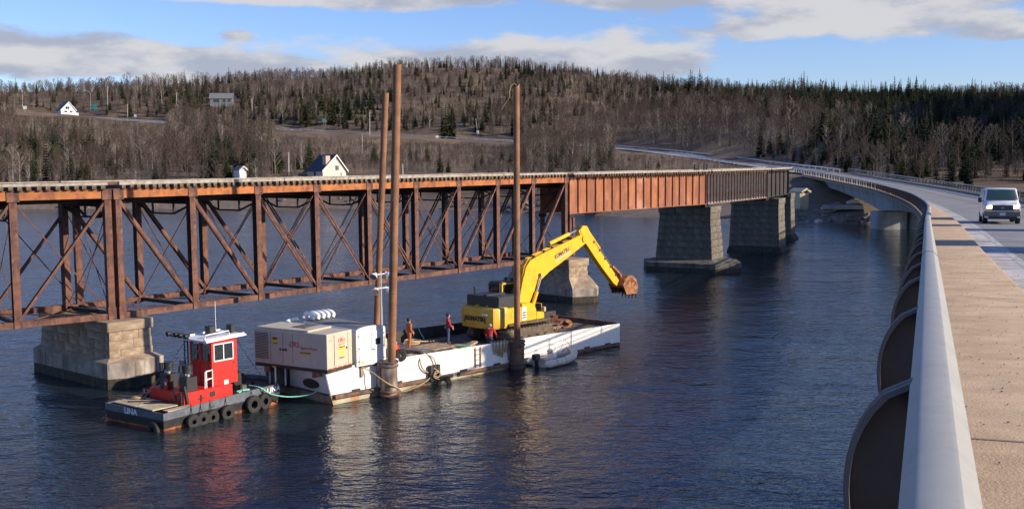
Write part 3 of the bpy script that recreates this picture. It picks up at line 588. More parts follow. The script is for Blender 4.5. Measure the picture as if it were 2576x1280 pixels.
# ---- masonry piers
UNIT = MB().box((0, 0, 0), (1, 1, 1)).mesh('stone', 'stone', bevel=.02)
UNITG = MB().box((0, 0, 0), (1, 1, 1)).mesh('stone', 'stone_grey', bevel=.018)
def stone_pier(label, P, heading, sx, sy, z0, z1, zc, batter, base=None, grey=False, ch=.5, nose=.0, bx=0, ext=0, skew=0):
    t = thing('stone_pier', label, 'bridge pier', (P[0], P[1], 0), heading); um = UNITG if grey else UNIT
    nC = max(1, round((z1 - z0) / ch)); h = (z1 - z0) / nC
    core = MB()
    for c in range(nC):
        z = z0 + (c + .5) * h; k = batter * (1 - (c + .5) / nC); X = sx / 2 + k; Y0 = -k; Y1 = sy + k
        core.b2(-X + .03, X - .03, Y0 + .03, Y1 - .03, z - h / 2, z + h / 2)
        def course(n, a0, a1, fixed, axis):
            cuts = [0] + sorted((i + random.uniform(-.36, .36)) / n for i in range(1, n)) + [1]
            for p, q in zip(cuts, cuts[1:]):
                l = (q - p) * (a1 - a0); m_ = a0 + (p + q) / 2 * (a1 - a0); d_ = .42; pr_ = random.uniform(-.012, .02)
                s_ = 1 if fixed > 0 else -1
                if axis == 'x': link('stone', um, t, (m_, fixed + (-1 if fixed < sy / 2 else 1) * (pr_ - d_ / 2), z), (0, 0, random.uniform(-.006, .006)), (l - .018, d_, h - .016))
                else: link('stone', um, t, (fixed + s_ * (pr_ - d_ / 2), m_, z), (0, 0, random.uniform(-.006, .006)), (d_, l - .018, h - .016))
        course(2 if c % 2 else 3, -X, X, Y0, 'x')
        course(max(3, int(sy / 1.3)) + c % 2, Y0 + .43, Y1, -X, 'y')
        course(max(3, int(sy / 1.7)), Y0 + .43, Y1, X, 'y')
    core.build('core', 'mortar_dark' if grey else 'mortar', t)
    hx = sx / 2 + .14
    for k in range(3):
        y0 = -.14 + k * (sy + .28) / 3; link('coping_stone', um, t, (0, y0 + (sy + .28) / 6, (z1 + zc) / 2), None, (2 * hx, (sy + .28) / 3 - .03, zc - z1))
    if base:
        zb, ex, ey, ny = base            # plinth with a pointed near end
        hx = sx / 2 + batter + ex; ya = -batter - ey; yb = sy + batter + ey * .6
        pl = [(-hx, ya + .2), (0 + skew, ya - ny), (hx, ya + .2), (hx, yb - .2), (0, yb + ny), (-hx, yb - .2)]
        zt = .55
        MB().loft([[(x * 1.015, y * 1.01, -2.5) for x, y in pl], [(x, y, zt) for x, y in pl]]).build('waterline_course', 'tideweed', t)
        MB().loft([[(x, y, zt) for x, y in pl], [(x, y, zb) for x, y in pl]]).build('plinth', 'plinth_dark' if grey else 'plinth', t)
        k = sx / 2 + batter + .01; a = -batter - .01; b_ = sy + batter
        q = [(-k, a), (0, a - .02), (k, a), (k, b_), (0, b_ + .02), (-k, b_)]
        MB().loft([[(x, y, zb) for x, y in pl], [(x, y, zb + (.14 if not nose else nose)) for x, y in q]]).build('plinth_cap', 'stone' if not grey else 'plinth_dark', t)
    else:
        k = sx / 2 + batter; MB().loft([[(-k - .35, -batter - .5, -2.5), (k + .35, -batter - .5, -2.5), (k + .35, sy + .5, -2.5), (-k - .35, sy + .5, -2.5)], [(-k - .3, -batter - .45, .25), (k + .3, -batter - .45, .25), (k + .3, sy + .4, .25), (-k - .3, sy + .4, .25)],
              [(-k, -batter, z0 + .02), (k, -batter, z0 + .02), (k, sy + batter, z0 + .02), (-k, sy + batter, z0 + .02)]]).build('footing', 'tideweed', t)
    return t
stone_pier('pale stone pier under the joint of the two truss spans, behind the red tug', (-21.2, 58.2), 40, 2.5, 7.6, 1.50, 3.02, 3.56, .08, (1.4, .38, .62, .45), nose=.2, ch=.5, skew=-.4)
stone_pier('stone pier with sloped plinth just behind the yellow excavator boom', (5.75, 91.9), 47, 2.3, 7.2, 1.55, 3.05, 3.68, .08, (1.2, .40, 1.0, .8), nose=.95, ch=.5, skew=.4)
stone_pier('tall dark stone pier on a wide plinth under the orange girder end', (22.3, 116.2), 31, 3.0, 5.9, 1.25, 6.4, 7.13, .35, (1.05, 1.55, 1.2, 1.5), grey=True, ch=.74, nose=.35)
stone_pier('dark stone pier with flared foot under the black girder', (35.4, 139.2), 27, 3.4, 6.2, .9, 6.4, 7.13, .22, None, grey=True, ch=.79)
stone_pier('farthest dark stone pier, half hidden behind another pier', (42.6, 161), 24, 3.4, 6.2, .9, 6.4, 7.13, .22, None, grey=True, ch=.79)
# ================================================================ BARGE AND WHAT STANDS ON IT
B0 = Vector((-9.16, 52.28, 0)); BH = 43.6; UB, NBv = hdir(BH); BL_, BW = 23.4, 5.6
def bl(x, y, z=0.): p = B0 + UB * x + NBv * y; return Vector((p.x, p.y, z))
def dz(x): return 1.50 - .0135 * x            # deck height along the barge, trimmed by the head
def tz(x): return 1.86 - .0180 * x            # top of the white side plating
barge = thing('work_barge', 'long white work barge with rust streaks carrying the excavator', 'barge', B0, BH)
# hull with raked stern
def ring(x0, z, y0, y1, rake=0): return [(x0, y0, z), (BL_ + rake, y0, z), (BL_ + rake, y1, z), (x0, y1, z)]
MB().loft([ring(.4, -.6, .03, BW - .03), ring(.06, .44, .03, BW - .03)]).build('hull', 'barge_hull', barge)
MB().add([(0, .05, dz(0)), (BL_, .05, dz(BL_)), (BL_, BW, dz(BL_)), (0, BW, dz(0)), (0, .05, .45), (BL_, .05, .2), (BL_, BW, .2), (0, BW, .45)],
         [(0, 1, 2, 3), (4, 7, 6, 5), (0, 4, 5, 1), (1, 5, 6, 2), (2, 6, 7, 3), (3, 7, 4, 0)]).build('deck', 'barge_deck', barge)
# white side plating: separate plates with a narrow seam, sloping outwards at the stern
def splate(x0, x1, st=0.):
    y = -.03; sb = lambda x: .52 - .0145 * x
    return MB().prism([(x0 + st, y, sb(x0)), (x1, y, sb(x1)), (x1, y, tz(x1)), (x0, y, tz(x0))], (0, .10, 0)).build('side_plate', 'barge_white', barge, bevel=.012)
cuts = [-.32, 2.8, 3.85, 8.1, 12.85, 13.75, 18.6, BL_ + .12]
for a, b in zip(cuts, cuts[1:]): splate(a + .012, b - .012, .35 if a < 0 else 0)
# rubbing strake, lifting notches, welded studs
for a, b in ((.2, 2.7), (4.0, 8.3), (8.8, 12.8), (13.8, BL_)):
    MB().beam((a, -.09, .40 - .0125 * a), (b, -.09, .40 - .0125 * b), .16, .20).build('rubbing_strake', 'strake', barge, bevel=.03)
nm = MB().b2(-.28, .28, -.045, -.028, -.06, .05).mesh('slot', 'barge_dark')
for x in (1.6, 4.4, 7.2, 9.2, 11.9, 14.4, 17.6, 20.1, 22.2): link('slot', nm, barge, (x, -.0, .58 - .0145 * x))
rs = MB().prism([(0, -.034, 0), (.16, -.034, 0), (.10, -.034, -.55), (.06, -.034, -.5)], (0, .002, 0)).mesh('rust_run', 'rust_metal')
# stern bulwark, sloping plate with oval eye
MB().prism([(-.33, 0, 1.86), (-.33, 2.95, 1.74), (.02, 3.5, .50), (.02, 0, .50)], (.08, 0, 0)).build('stern_plate', 'barge_white', barge, bevel=.012)
MB().loft([[(-.19 - .13 * 0 + (-.05), 1.35 + .62 * math.cos(t), .98 + .24 * math.sin(t)) for t in [2 * math.pi * k / 16 for k in range(16)]], [(-.10, 1.35 + .62 * math.cos(t), .98 + .24 * math.sin(t)) for t in [2 * math.pi * k / 16 for k in range(16)]]]).build('fairlead', 'barge_dark', barge)
MB().b2(-.05, .05, 3.5, BW, .45, 1.45).build('stern_plate', 'barge_dark', barge)
# far dark bulwark with stays
MB().prism([(3.5, BW - .12, dz(3.5)), (BL_, BW - .12, dz(BL_)), (BL_, BW - .12, dz(BL_) + .62), (3.5, BW - .12, dz(3.5) + .78)], (0, .12, 0)).build('far_bulwark', 'barge_dark', barge)
bt = MB().box((0, 0, .35), (.08, .16, .66)).mesh('bulwark_stay', 'barge_dark')
for x in [4.5 + 1.9 * k for k in range(10)]: link('bulwark_stay', bt, barge, (x, BW - .2, dz(x)))
MB().b2(BL_ - .02, BL_ + .1, .1, BW - .02, .1, dz(BL_) + .30).build('bow_plate', 'strake', barge)
# deck planks
random.seed(5); k = 0
for (x0, y0, n, l, dy) in ((4.2, .35, 6, 2.2, .30), (6.2, .5, 5, 1.9, .33), (7.4, 2.1, 7, 3.3, .26), (10.4, 1.2, 5, 2.0, .3), (17.5, 2.6, 6, 3.8, .3)):
    pm = MB().box((0, 0, 0), (l, .22, .06)).mesh('deck_plank', 'plank', bevel=.008)
    for j in range(n):
        x = x0 + l / 2 + random.uniform(-.15, .15); link('deck_plank', pm, barge, (x, y0 + j * dy, dz(x) + .034), (0, 0, random.uniform(-.03, .03)))
# boarding ladder on the side
lad = thing('boarding_ladder', 'short steel ladder hung on the white barge side', 'ladder', bl(10.1, -.06, .45), BH)
for x in (0, .42): MB().b2(x - .025, x + .025, -.06, -.01, .0, 1.15).build('stile', 'rust_metal', lad)
for z in (.15, .45, .75, 1.02): MB().b2(.025, .395, -.05, -.02, z - .02, z + .02).build('rung', 'rust_metal', lad)
# spud collars
def collar(x, y, zt, cm='collar'):
    m = MB()
    m.cyl((x, y, .0), (x, y, zt), .44, .44, 20); m.build('spud_sleeve', cm, barge, smooth=40)
    for z in (.10, .30, zt - .22, zt - .02): MB().torus((x, y, z), (0, 0, 1), .46, .06, 20, 6).build('sleeve_ring', 'strake', barge, smooth=50)
    MB().b2(x - .42, x + .42, y + .2, .0, .5, zt - .1).build('sleeve_bracket', 'collar', barge)
collar(3.33, -.60, 1.85); collar(13.27, -.34, 1.62, 'strake')
collar(7.62, BW + .38, 1.7)
# ---- spud piles (steel tubes)
def pile(label, x, y, r, top, lean, slant=0.):
    base = bl(x, y, -3); L_ = top + 3; t = thing('spud_pile', label, 'pile', base)
    d = Vector((lean[0], lean[1], L_)); n = 20
    rg = lambda s_, rr: [(d.x * s_ + rr * math.cos(a), d.y * s_ + rr * math.sin(a), d.z * s_) for a in [2 * math.pi * k / n for k in range(n)]]
    zz_ = [0, (3.3) / L_]; MB().loft([rg(0, r * .995), rg(3.3 / L_, r * .995)]).build('wet_foot', 'pile_wet', t, smooth=40)
    topo = rg(1, r); topi = rg(1, r - .05)
    if slant: topo = [(p[0], p[1], p[2] + slant * math.cos(2 * math.pi * k / n - .6)) for k, p in enumerate(topo)]; topi = [(p[0], p[1], p[2] + slant * math.cos(2 * math.pi * k / n - .6)) for k, p in enumerate(topi)]
    MB().loft([rg(3.3 / L_, r)] + [rg(3.3 / L_ + (1 - 3.3 / L_) * k / 6, r) for k in range(1, 6)] + [topo, topi, rg(.9, r - .05)], cap=False).build('shaft', 'pile_rust', t, smooth=40)
    for s_ in (.42, .6, .78): c = Vector(rg(s_, 0)[0]); MB().tube([c + Vector((math.cos(a), math.sin(a), 0)) * (r + .006) for a in [2 * math.pi * k / 18 for k in range(18)]], .014, 5, closed=True).build('weld_seam', 'pile_rust', t)
    for s_ in (.37, .52, .66): c = Vector(rg(s_, r)[14]); MB().cyl(c, c + Vector((.01, -.02, 0)), .035, .035, 8).build('lifting_hole', 'decal_black', t)
    return t
pile('tallest rusty spud pile, nearest the beige compressor', 3.26, -.62, .212, 17.0, (.75, 0))
pile('rusty spud pile right of the excavator counterweight, with cut slanted top', 13.27, -.34, .185, 16.45, (.10, 0), .12)
pile('leaning rusty spud pile behind the tallest pile', 7.5, BW + .38, .188, 16.1, (1.1, 0))
rp = thing('wire_loop', 'wire loop hung on the slanted top of the right pile', 'wire', bl(13.27, -.34, 16.3))
MB().tube([(.12, 0, .1), (0, -.05, .28), (-.2, -.08, .15), (-.3, -.1, -.2), (-.28, -.1, -.5)], .025, 6).build('loop', 'rope_tan', rp); MB().tube([(-.28, -.1, -.5), (-.5, -.1, -.8), (-.75, -.1, -1.2)], .015, 5).build('tail', 'rope_tan', rp)
# ---- air compressor / generator set
gx, gy, gz = .45, 2.2, 1.92
gen = thing('air_compressor', 'beige boxy air compressor with louvred side on the barge stern', 'compressor', bl(-.10, 2.08, dz(0)), BH - 13)
gl, gw, gh = 4.85, 1.95, 1.78; z0 = .42
MB().b2(-gw / 2, gw / 2, -gl / 2, gl / 2, z0, z0 + gh).build('housing', 'gen_beige', gen, bevel=.05, seg=2)
MB().b2(-gw / 2 + .06, gw / 2 - .06, -gl / 2 + 1.25, gl / 2 - .15, z0 + gh + .002, z0 + gh + .09).build('roof_panel', 'gen_beige', gen, bevel=.03)
MB().b2(-.35, gw / 2 - .25, -gl / 2 + 1.9, -gl / 2 + 2.8, z0 + gh + .09, z0 + gh + .13).build('roof_hatch', 'gen_dark', gen)
MB().b2(-gw / 2 + .02, gw / 2 - .02, -gl / 2 + .02, gl / 2 - .02, z0 - .16, z0 - .005).build('skid', 'barge_dark', gen)
for s in (-1, 1): MB().b2(-gw / 2 - .05, gw / 2 + .05, s * 1.6 - .12, s * 1.6 + .12, .0, z0 - .16).build('bearer', 'rust_metal', gen)
xs = -gw / 2 - .004
for k in range(17): MB().b2(xs - .02, xs + .01, gl / 2 - .98, gl / 2 - .1, z0 + .26 + k * .08, z0 + .30 + k * .08).build('louvre', 'gen_dark', gen)
for y in (1.28, .45, -.2): MB().b2(xs - .006, xs, y - .008, y + .008, z0 + .1, z0 + gh - .12).build('door_seam', 'gen_dark', gen)
for y in (.62, .42, .25): MB().b2(xs - .03, xs, y - .05, y + .05, z0 + .76, z0 + .87).build('latch', 'decal_black', gen)
lx = -gw / 2 - .008; vl, vu = (0, -1, 0), (0, 0, 1)
text('lettering', 'IR', .36, 'decal_red', gen, (lx, -.30, z0 + 1.12), vl, vu, 1.15, .012)
for s, pt in ((1, -.30), (-1, -.30)):
    for rr in (.26, .31): MB().tube([(lx, pt + s * rr * math.cos(a), z0 + 1.12 + rr * .75 * math.sin(a)) for a in [R(-38 + 76 * k / 8) for k in range(9)]], .012, 5).build('logo_arc', 'decal_red', gen)
text('lettering', 'Ingersoll Rand', .19, 'decal_red', gen, (lx, -1.25, z0 + 1.00), vl, vu, 1.0, .003)
for (y, z, w, h_) in ((.98, 1.28, .36, .28), (.95, 1.08, .34, .10), (-1.02, .72, .72, .15)):
    MB().b2(lx - .004, lx, y - w / 2, y + w / 2, z0 + z - h_ / 2, z0 + z + h_ / 2).build('warning_label', 'decal_yellow', gen)
    MB().b2(lx - .007, lx - .003, y - w / 2 + .02, y + w / 2 - .02, z0 + z + h_ * .08, z0 + z + h_ * .42).build('warning_band', 'decal_black', gen)
# end face towards the sun
ye = -gl / 2 - .006; el, eu = (1, 0, 0), (0, 0, 1)
MB().b2(-.42, .62, ye - .01, ye + .01, z0 + .12, z0 + gh - .1).build('end_door', 'gen_beige', gen, bevel=.01)
for x in (-.43, .63): MB().b2(x - .008, x + .008, ye - .014, ye - .002, z0 + .12, z0 + gh - .1).build('door_seam', 'gen_dark', gen)
text('lettering', 'IR', .28, 'decal_red', gen, (.12, ye - .014, z0 + 1.36), el, eu, 1.1, .01)
text('lettering', 'Ingersoll Rand', .085, 'decal_red', gen, (.12, ye - .014, z0 + 1.16), el, eu)
for s in (1, -1):
    for rr in (.2, .24): MB().tube([(.12 + s * rr * math.cos(a), ye - .014, z0 + 1.36 + rr * .75 * math.sin(a)) for a in [R(-38 + 76 * k / 8) for k in range(9)]], .010, 5).build('logo_arc', 'decal_red', gen)
for (z, h_, m_) in ((.95, .2, 'decal_yellow'), (.74, .07, 'decal_yellow'), (.62, .09, 'decal_yellow')): MB().b2(-.10, .38, ye - .016, ye - .011, z0 + z - h_ / 2, z0 + z + h_ / 2).build('warning_label', m_, gen)
MB().b2(-.09, .37, ye - .019, ye - .0155, z0 + .99, z0 + 1.04).build('warning_band', 'decal_black', gen)
text('lettering', '750363', .14, 'decal_black', gen, (.12, ye - .014, z0 + .47), el, eu)
MB().b2(.46, .54, ye - .03, ye - .01, z0 + .88, z0 + .98).build('latch', 'decal_black', gen)
MB().b2(-.82, -.56, ye - .012, ye, z0 + 1.44, z0 + 1.46).build('door_seam', 'gen_dark', gen)
for k in range(5): MB().b2(-.9 + k * .38, -.9 + k * .38 + .25, ye - .012, ye, z0 + .02, z0 + .07).build('reflector', 'decal_red', gen)
# ---- white enclosed trailer
tr = thing('cargo_trailer', 'white enclosed trailer with double rear doors beside the compressor', 'trailer', bl(2.55, 2.15, dz(2)), BH)
tw, tl, th_ = 1.9, 4.6, 2.0; z0 = .28
prf = [(-tw / 2, z0), (tw / 2, z0), (tw / 2, z0 + 1.82)] + [(tw / 2 * math.cos(a), z0 + 1.82 + .18 * math.sin(a)) for a in [R(20 + 140 * k / 7) for k in range(8)]] + [(-tw / 2, z0 + 1.82)]
MB().xz(prf, -tl / 2, tl / 2).build('body', 'trailer_white', tr, smooth=30)
MB().loft([[(tw / 2 * .97 * math.cos(a), y, z0 + 1.832 + .18 * math.sin(a)) for a in [R(16 + 148 * k / 8) for k in range(9)]] + [(-tw / 2 * .9, y, z0 + 1.84), (tw / 2 * .9, y, z0 + 1.84)] for y in (-tl / 2 + .1, tl / 2 - .05)]).build('roof', 'roof_grey', tr, smooth=40)
yf = -tl / 2 - .004
for a, b in ((-.80, -.02), (.02, .80)): MB().b2(a, b, yf - .03, yf + .0, z0 + .06, z0 + 1.74).build('rear_door', 'trailer_white', tr, bevel=.012)
MB().b2(.26, .58, yf - .04, yf - .028, z0 + 1.0, z0 + 1.32).build('door_window', 'glass_dark', tr)
for x, z in ((.2, .78), (.12, .78)): MB().b2(x - .1, x + .02, yf - .05, yf - .03, z0 + z - .02, z0 + z + .02).build('door_handle', 'decal_black', tr)
MB().b2(.19, .21, yf - .045, yf - .03, z0 + .55, z0 + .8).build('lock_bar', 'galv', tr)
for x in (-.82, .82):
    for z in (.25, .9, 1.55): MB().b2(x - .06, x + .06, yf - .045, yf - .02, z0 + z - .02, z0 + z + .02).build('hinge', 'gen_dark', tr)
for x in (-.5, -.05, .1, .5): MB().b2(x - .03, x + .03, yf - .03, yf, z0 + 1.86, z0 + 1.90).build('marker_light', 'indicator', tr)
MB().b2(-.72, -.5, yf - .035, yf - .029, z0 + .12, z0 + .24).build('warning_label', 'decal_yellow', tr); MB().b2(-.6, -.5, yf - .035, yf - .029, z0 + 1.28, z0 + 1.36).build('warning_label', 'decal_yellow', tr)
for z, w in ((1.02, .3), (.96, .2), (.9, .26)): MB().b2(-.4 - w / 2, -.4 + w / 2, yf - .033, yf - .029, z0 + z - .012, z0 + z + .012).build('print_line', 'decal_pale', tr)
MB().b2(.86, .92, yf - .02, yf + .02, z0 + .75, z0 + 1.4).build('tail_lamp', 'hatch_tan', tr)
for s in (-1, 1):
    for y in (-.4, .5): MB().cyl((s * tw / 2 - s * .2, y, .02), (s * tw / 2 - s * .02, y, .02), .27, .27, 14).build('wheel', 'rubber', tr)
MB().b2(-.7, .7, -tl / 2, tl / 2, z0 - .1, z0 - .005).build('chassis', 'barge_dark', tr)
# hose coil on the trailer roof
hc = thing('hose_coil', 'fat white corrugated hose coiled on the trailer roof', 'hose', bl(2.3, 3.9, dz(2) + 2.3), BH)
for k in range(5): MB().tube([(-.75 + .33 * k + .05 * math.sin(3 * a), -.05 + .75 * math.cos(a) * .55, .12 + .26 * math.sin(a)) for a in [R(-10 + 200 * j / 12) for j in range(13)]], .105, 8).build('loop', 'white_paint', hc, smooth=60)
MB().tube([(-1.0, .5, .05), (-1.4, .7, .02), (-1.9, .3, .0), (-2.1, -.6, -.1)], .10, 8).build('loose_end', 'white_paint', hc, smooth=60)
# ---- light tower
lt = thing('light_tower', 'galvanised light tower with four white floodlights behind the piles', 'light tower', bl(6.75, 4.1, dz(7)), BH)
MB().cyl((0, 0, 0), (0, 0, 2.6), .07, .07, 8).build('mast', 'galv', lt); MB().cyl((0, 0, 2.6), (0, 0, 4.55), .05, .05, 8).build('mast_top', 'galv', lt)
for z in (3.6, 4.4): MB().b2(-.45, .45, -.04, .04, z - .035, z + .035).build('crossbar', 'galv', lt)
MB().b2(-.5, .5, -.4, .4, .0, .12).build('base', 'barge_dark', lt); MB().b2(-.22, .22, -.18, .18, .12, .7).build('winch_box', 'galv', lt)
def flood(px, pz, rot):
    m = MB(); d = Vector((math.cos(rot) * .75, math.sin(rot) * .75, -.55)).normalized(); c = Vector((px, 0, pz))
    m.tube([c - d * .1, c, c + d * .06, c + d * .2, c + d * .22], [.07, .09, .17, .23, .235], 14, cap=True)
    o = m.build('floodlight', 'white_paint', lt, smooth=50); MB().cyl(c + d * .222, c + d * .226, .21, .21, 14).build('lens', 'chrome', o)
flood(-.42, 4.4, R(200)); flood(.42, 4.4, R(-60)); flood(-.42, 3.55, R(230)); flood(.42, 3.55, R(-40))
# ---- deck clutter
def rope(name, label, pts, r, m, cat='rope', sub=6):
    P_ = [Vector(p) for p in pts]; P_ = [P_[0] + (P_[0] - P_[1])] + P_ + [P_[-1] + (P_[-1] - P_[-2])]; out = []
    for i in range(1, len(P_) - 2):
        a, b, c, d = P_[i - 1:i + 3]
        for j in range(sub): t = j / sub; out.append(.5 * ((2 * b) + (c - a) * t + (2 * a - 5 * b + 4 * c - d) * t * t + (3 * b - a - 3 * c + d) * t ** 3))
    out.append(P_[-2]); return tag(MB().tube(out, r, 6).build(name, m, smooth=60), label, cat)
rope('mooring_rope', 'tan rope drooping in a loop across the first pile collar', [bl(1.85, -.08, 1.75), bl(2.3, -.35, 1.45), bl(2.75, -1.05, .9), bl(3.5, -1.05, .5), bl(4.1, -.7, .15), bl(5.0, -.3, .05), bl(6.3, -.25, .35), bl(6.8, -.15, .75)], .035, 'rope_tan')
rope('mooring_rope', 'tan rope loop hanging over the barge side above the tyre', [bl(6.1, .1, 1.72), bl(5.9, -.12, 1.4), bl(6.1, -.15, .95), bl(6.6, -.15, .7), bl(7.0, -.16, 1.0), bl(6.8, -.14, 1.5), bl(6.3, .05, 1.8)], .04, 'rope_tan')
rope('mooring_rope', 'knotted tan rope bundle on the dark fender by the barge side', [bl(6.7, -.30, .95), bl(6.95, -.42, .75), bl(6.6, -.42, .6), bl(6.9, -.42, .45), bl(7.1, -.42, .6), bl(6.8, -.42, .8), bl(6.6, -.40, .5), bl(7.0, -.42, .3)], .035, 'rope_tan')
for k in range(5): rope('hanging_rope', ['first tan rope from the left hanging by the right pile', 'second tan rope from the left hanging by the right pile', 'third tan rope from the left hanging by the right pile', 'fourth tan rope from the left hanging by the right pile', 'fifth tan rope from the left hanging by the right pile'][k],
        [bl(11.55 + .27 * k, .1, 1.72), bl(11.55 + .27 * k, -.1, 1.6), bl(11.6 + .27 * k, -.12, 1.25 - .1 * (k % 3)), bl(11.75 + .26 * k, -.12, 1.05 - .12 * (k % 3)), bl(11.8 + .27 * k, -.1, 1.5)], .045, 'rope_tan')
tag(MB().b2(-.07, .07, -.05, .05, -.65, 0).b2(-.09, .09, -.06, .25, 0, .06).build('hanging_canvas', 'plank'), 'limp brown canvas strap hanging over the stern plating', 'canvas').matrix_world = Matrix.Translation(bl(1.95, -.09, 1.82)) @ Matrix.Rotation(math.pi / 2 - R(BH), 4, 'Z')
rope('hose', 'orange brown hose coiled on the deck behind the standing workers', [bl(9.0 + .5 * math.cos(a) + .05 * k / 6, 4.2 + .45 * math.sin(a), dz(9) + .08 + .012 * k) for k, a in enumerate([R(45 * j) for j in range(22)])] + [bl(10.5, 4.0, dz(9) + .1), bl(12, 4.3, dz(12) + .1)], .04, 'rope_tan', 'hose', 3)
for k, x in enumerate((9.9, 10.7)): rope('teal_line', ['left thin teal line over the far bulwark', 'right thin teal line over the far bulwark'][k], [bl(x, BW + .04, dz(x) + .3), bl(x, BW - .05, dz(x) + .8), bl(x + .05, BW - .25, dz(x) + .5), bl(x + .15, BW - .5, dz(x) + .08)], .03, 'rope_teal')
# fender, tyres on the side
fd = thing('side_fender', 'dark timber fender block lashed to the barge side', 'fender', bl(6.85, -.18, .1), BH)
for x in (-.25, 0, .25): MB().b2(x - .11, x + .11, -.14, .1, .12, 1.0).build('timber', 'barge_dark', fd, bevel=.02)
def tyre(label, p, axis, R_=.34, r=.15, group=None):
    t = thing('tyre', label, 'tyre', p, group=group); ax = Vector(axis).normalized()
    a = ax.cross(Vector((0, 0, 1))).normalized(); b = Vector((0, 0, 1)); n = 20; prof_ = [(R_ - .13, -.75), (R_ - .02, -1.0), (R_ + .09, -.85), (R_ + .13, -.4), (R_ + .13, .4), (R_ + .09, .85), (R_ - .02, 1.0), (R_ - .13, .75), (R_ - .09, .5), (R_ - .09, -.5)]
    rings = []
    for k in range(n + 1):
        an = 2 * math.pi * k / n; e = a * math.cos(an) + b * math.sin(an); rings.append([e * rr + ax * (w * r * .8) for rr, w in prof_])
    MB().loft(rings, cap=False).build('casing', 'rubber', t, smooth=40); return t
tyre('half sunk tyre floating against the barge side below the ropes', bl(7.35, -.42, .02), (.3, -.9, .5), .3, .16)
tyre('tyre resting on the barge edge beside the crouching worker', bl(4.6, -.02, 1.92), (.25, -1, .3), .22, .12)
# timbers, green tarp, boxes
for k, (x, y, l, a, lb) in enumerate(((9.8, .4, 1.3, .15, 'plank end beside the green tarp on the barge edge'), (10.4, .75, 1.6, .3, 'weathered plank leaning behind the green tarp'))):
    t = tag(MB().box((0, 0, 0), (l, .35, .12)).build('timber_baulk', 'plank', bevel=.015), lb, 'timber'); t.matrix_world = Matrix.Translation(bl(x, y, dz(x) + .12 + .12 * k)) @ Matrix.Rotation(math.pi / 2 - R(BH) + a, 4, 'Z') @ Matrix.Rotation(-.12 * k, 4, 'Y')
def blob(name, label, cat, p, s, m, seed, n=10):
    random.seed(seed); b = bmesh.new(); bmesh.ops.create_icosphere(b, subdivisions=2, radius=1)
    for v in b.verts:
        k = 1 + random.uniform(-.22, .22); v.co = Vector((v.co.x * s[0] * k, v.co.y * s[1] * k, v.co.z * s[2] * k))
    me = bpy.data.meshes.new(name); b.to_mesh(me); b.free(); me.shade_smooth(); me.materials.append(M[m]); o = link(name, me, None, p, (0, 0, seed)); return tag(o, label, cat) if label else o
blob('green_tarp', 'crumpled green tarp on the barge edge', 'tarp', bl(9.75, .5, dz(10) + .22), (.5, .22, .16), 'green_tarp', 3)
blob('brown_sack', 'brown sack lying left of the green tarp', 'sack', bl(8.95, .45, dz(9) + .16), (.3, .25, .18), 'plank', 4)
# steel frame box and bollard clutter at the stern gap
sb = thing('steel_frame_box', 'yellow topped steel frame box behind the tug bow', 'box', bl(-.95, 3.15, .75), BH + 6)
for x, y in ((-.28, -.3), (.28, -.3), (-.28, .3), (.28, .3)): MB().b2(x - .03, x + .03, y - .03, y + .03, 0, 1.0).build('upright', 'white_paint', sb)
MB().b2(-.34, .34, -.36, .36, 1.0, 1.1).build('top', 'exc_cast', sb); MB().b2(.24, .30, -.25, .25, .05, .98).build('side_panel', 'plinth', sb); MB().b2(-.26, .2, -.24, .24, .05, .9).build('dark_inner', 'black_paint', sb)
# debris on the head end of the barge
random.seed(11)
db = [('bent_beam', 'long bent rusty beam lying along the barge head', [(15.2, 3.2, .35), (17.0, 3.3, .62), (18.8, 2.6, .5), (19.3, 2.2, .15)], .13), ('bent_beam', 'short rusty beam propped beside the right pile', [(14.0, 1.2, .5), (15.0, .7, .15)], .1), ('bent_pipe', 'thin curved rusty pipe among the barge debris', [(16.6, .8, .1), (17.2, .9, .4), (18.2, 1.2, .42), (18.8, 1.4, .1)], .05), ('bent_pipe', 'curved rusty bar beside the spare bucket', [(18.4, 1.1, .1), (18.7, 1.2, .45), (19.3, 1.3, .4), (19.6, 1.4, .05)], .05)]
for nm_, lb, pts, w in db:
    tag(MB().tube([bl(x, y, dz(x) + z) for x, y, z in pts], w, 6 if 'pipe' in nm_ else 4).build(nm_, 'rust_metal' if 'pipe' in nm_ else 'plank'), lb, 'scrap')
for k, (x, y, l, w, a, m_, lb) in enumerate(((15.7, .7, 1.3, .5, .1, 'rust_metal', 'flat rusty plate lying right of the pile'), (17.0, .6, 1.1, .35, -.2, 'plank', 'tan board in the barge debris'), (16.3, 1.5, 2.0, .3, .25, 'plank', 'long tan board under the bent beam'))):
    o = tag(MB().box((0, 0, 0), (l, w, .16)).build('scrap_board', m_, bevel=.01), lb, 'scrap'); o.matrix_world = Matrix.Translation(bl(x, y, dz(x) + .16 + .04 * k)) @ Matrix.Rotation(math.pi / 2 - R(BH) + a, 4, 'Z')
for k in range(9):
    x, y = random.uniform(15.3, 18.3), random.uniform(.9, 2.2); blob('rubble_lump', None, 'rubble', bl(x, y, dz(x) + .25), (.16, .13, .12), 'rock_pale' if k % 3 == 0 else 'mud', 40 + k); o = bpy.context.scene.objects[-1] if False else None
for o in [o for o in COL.objects if o.name.startswith('rubble_lump')]: tag(o, 'small lump of rubble among the scrap on the barge head', 'rubble', 'rubble on the barge head')
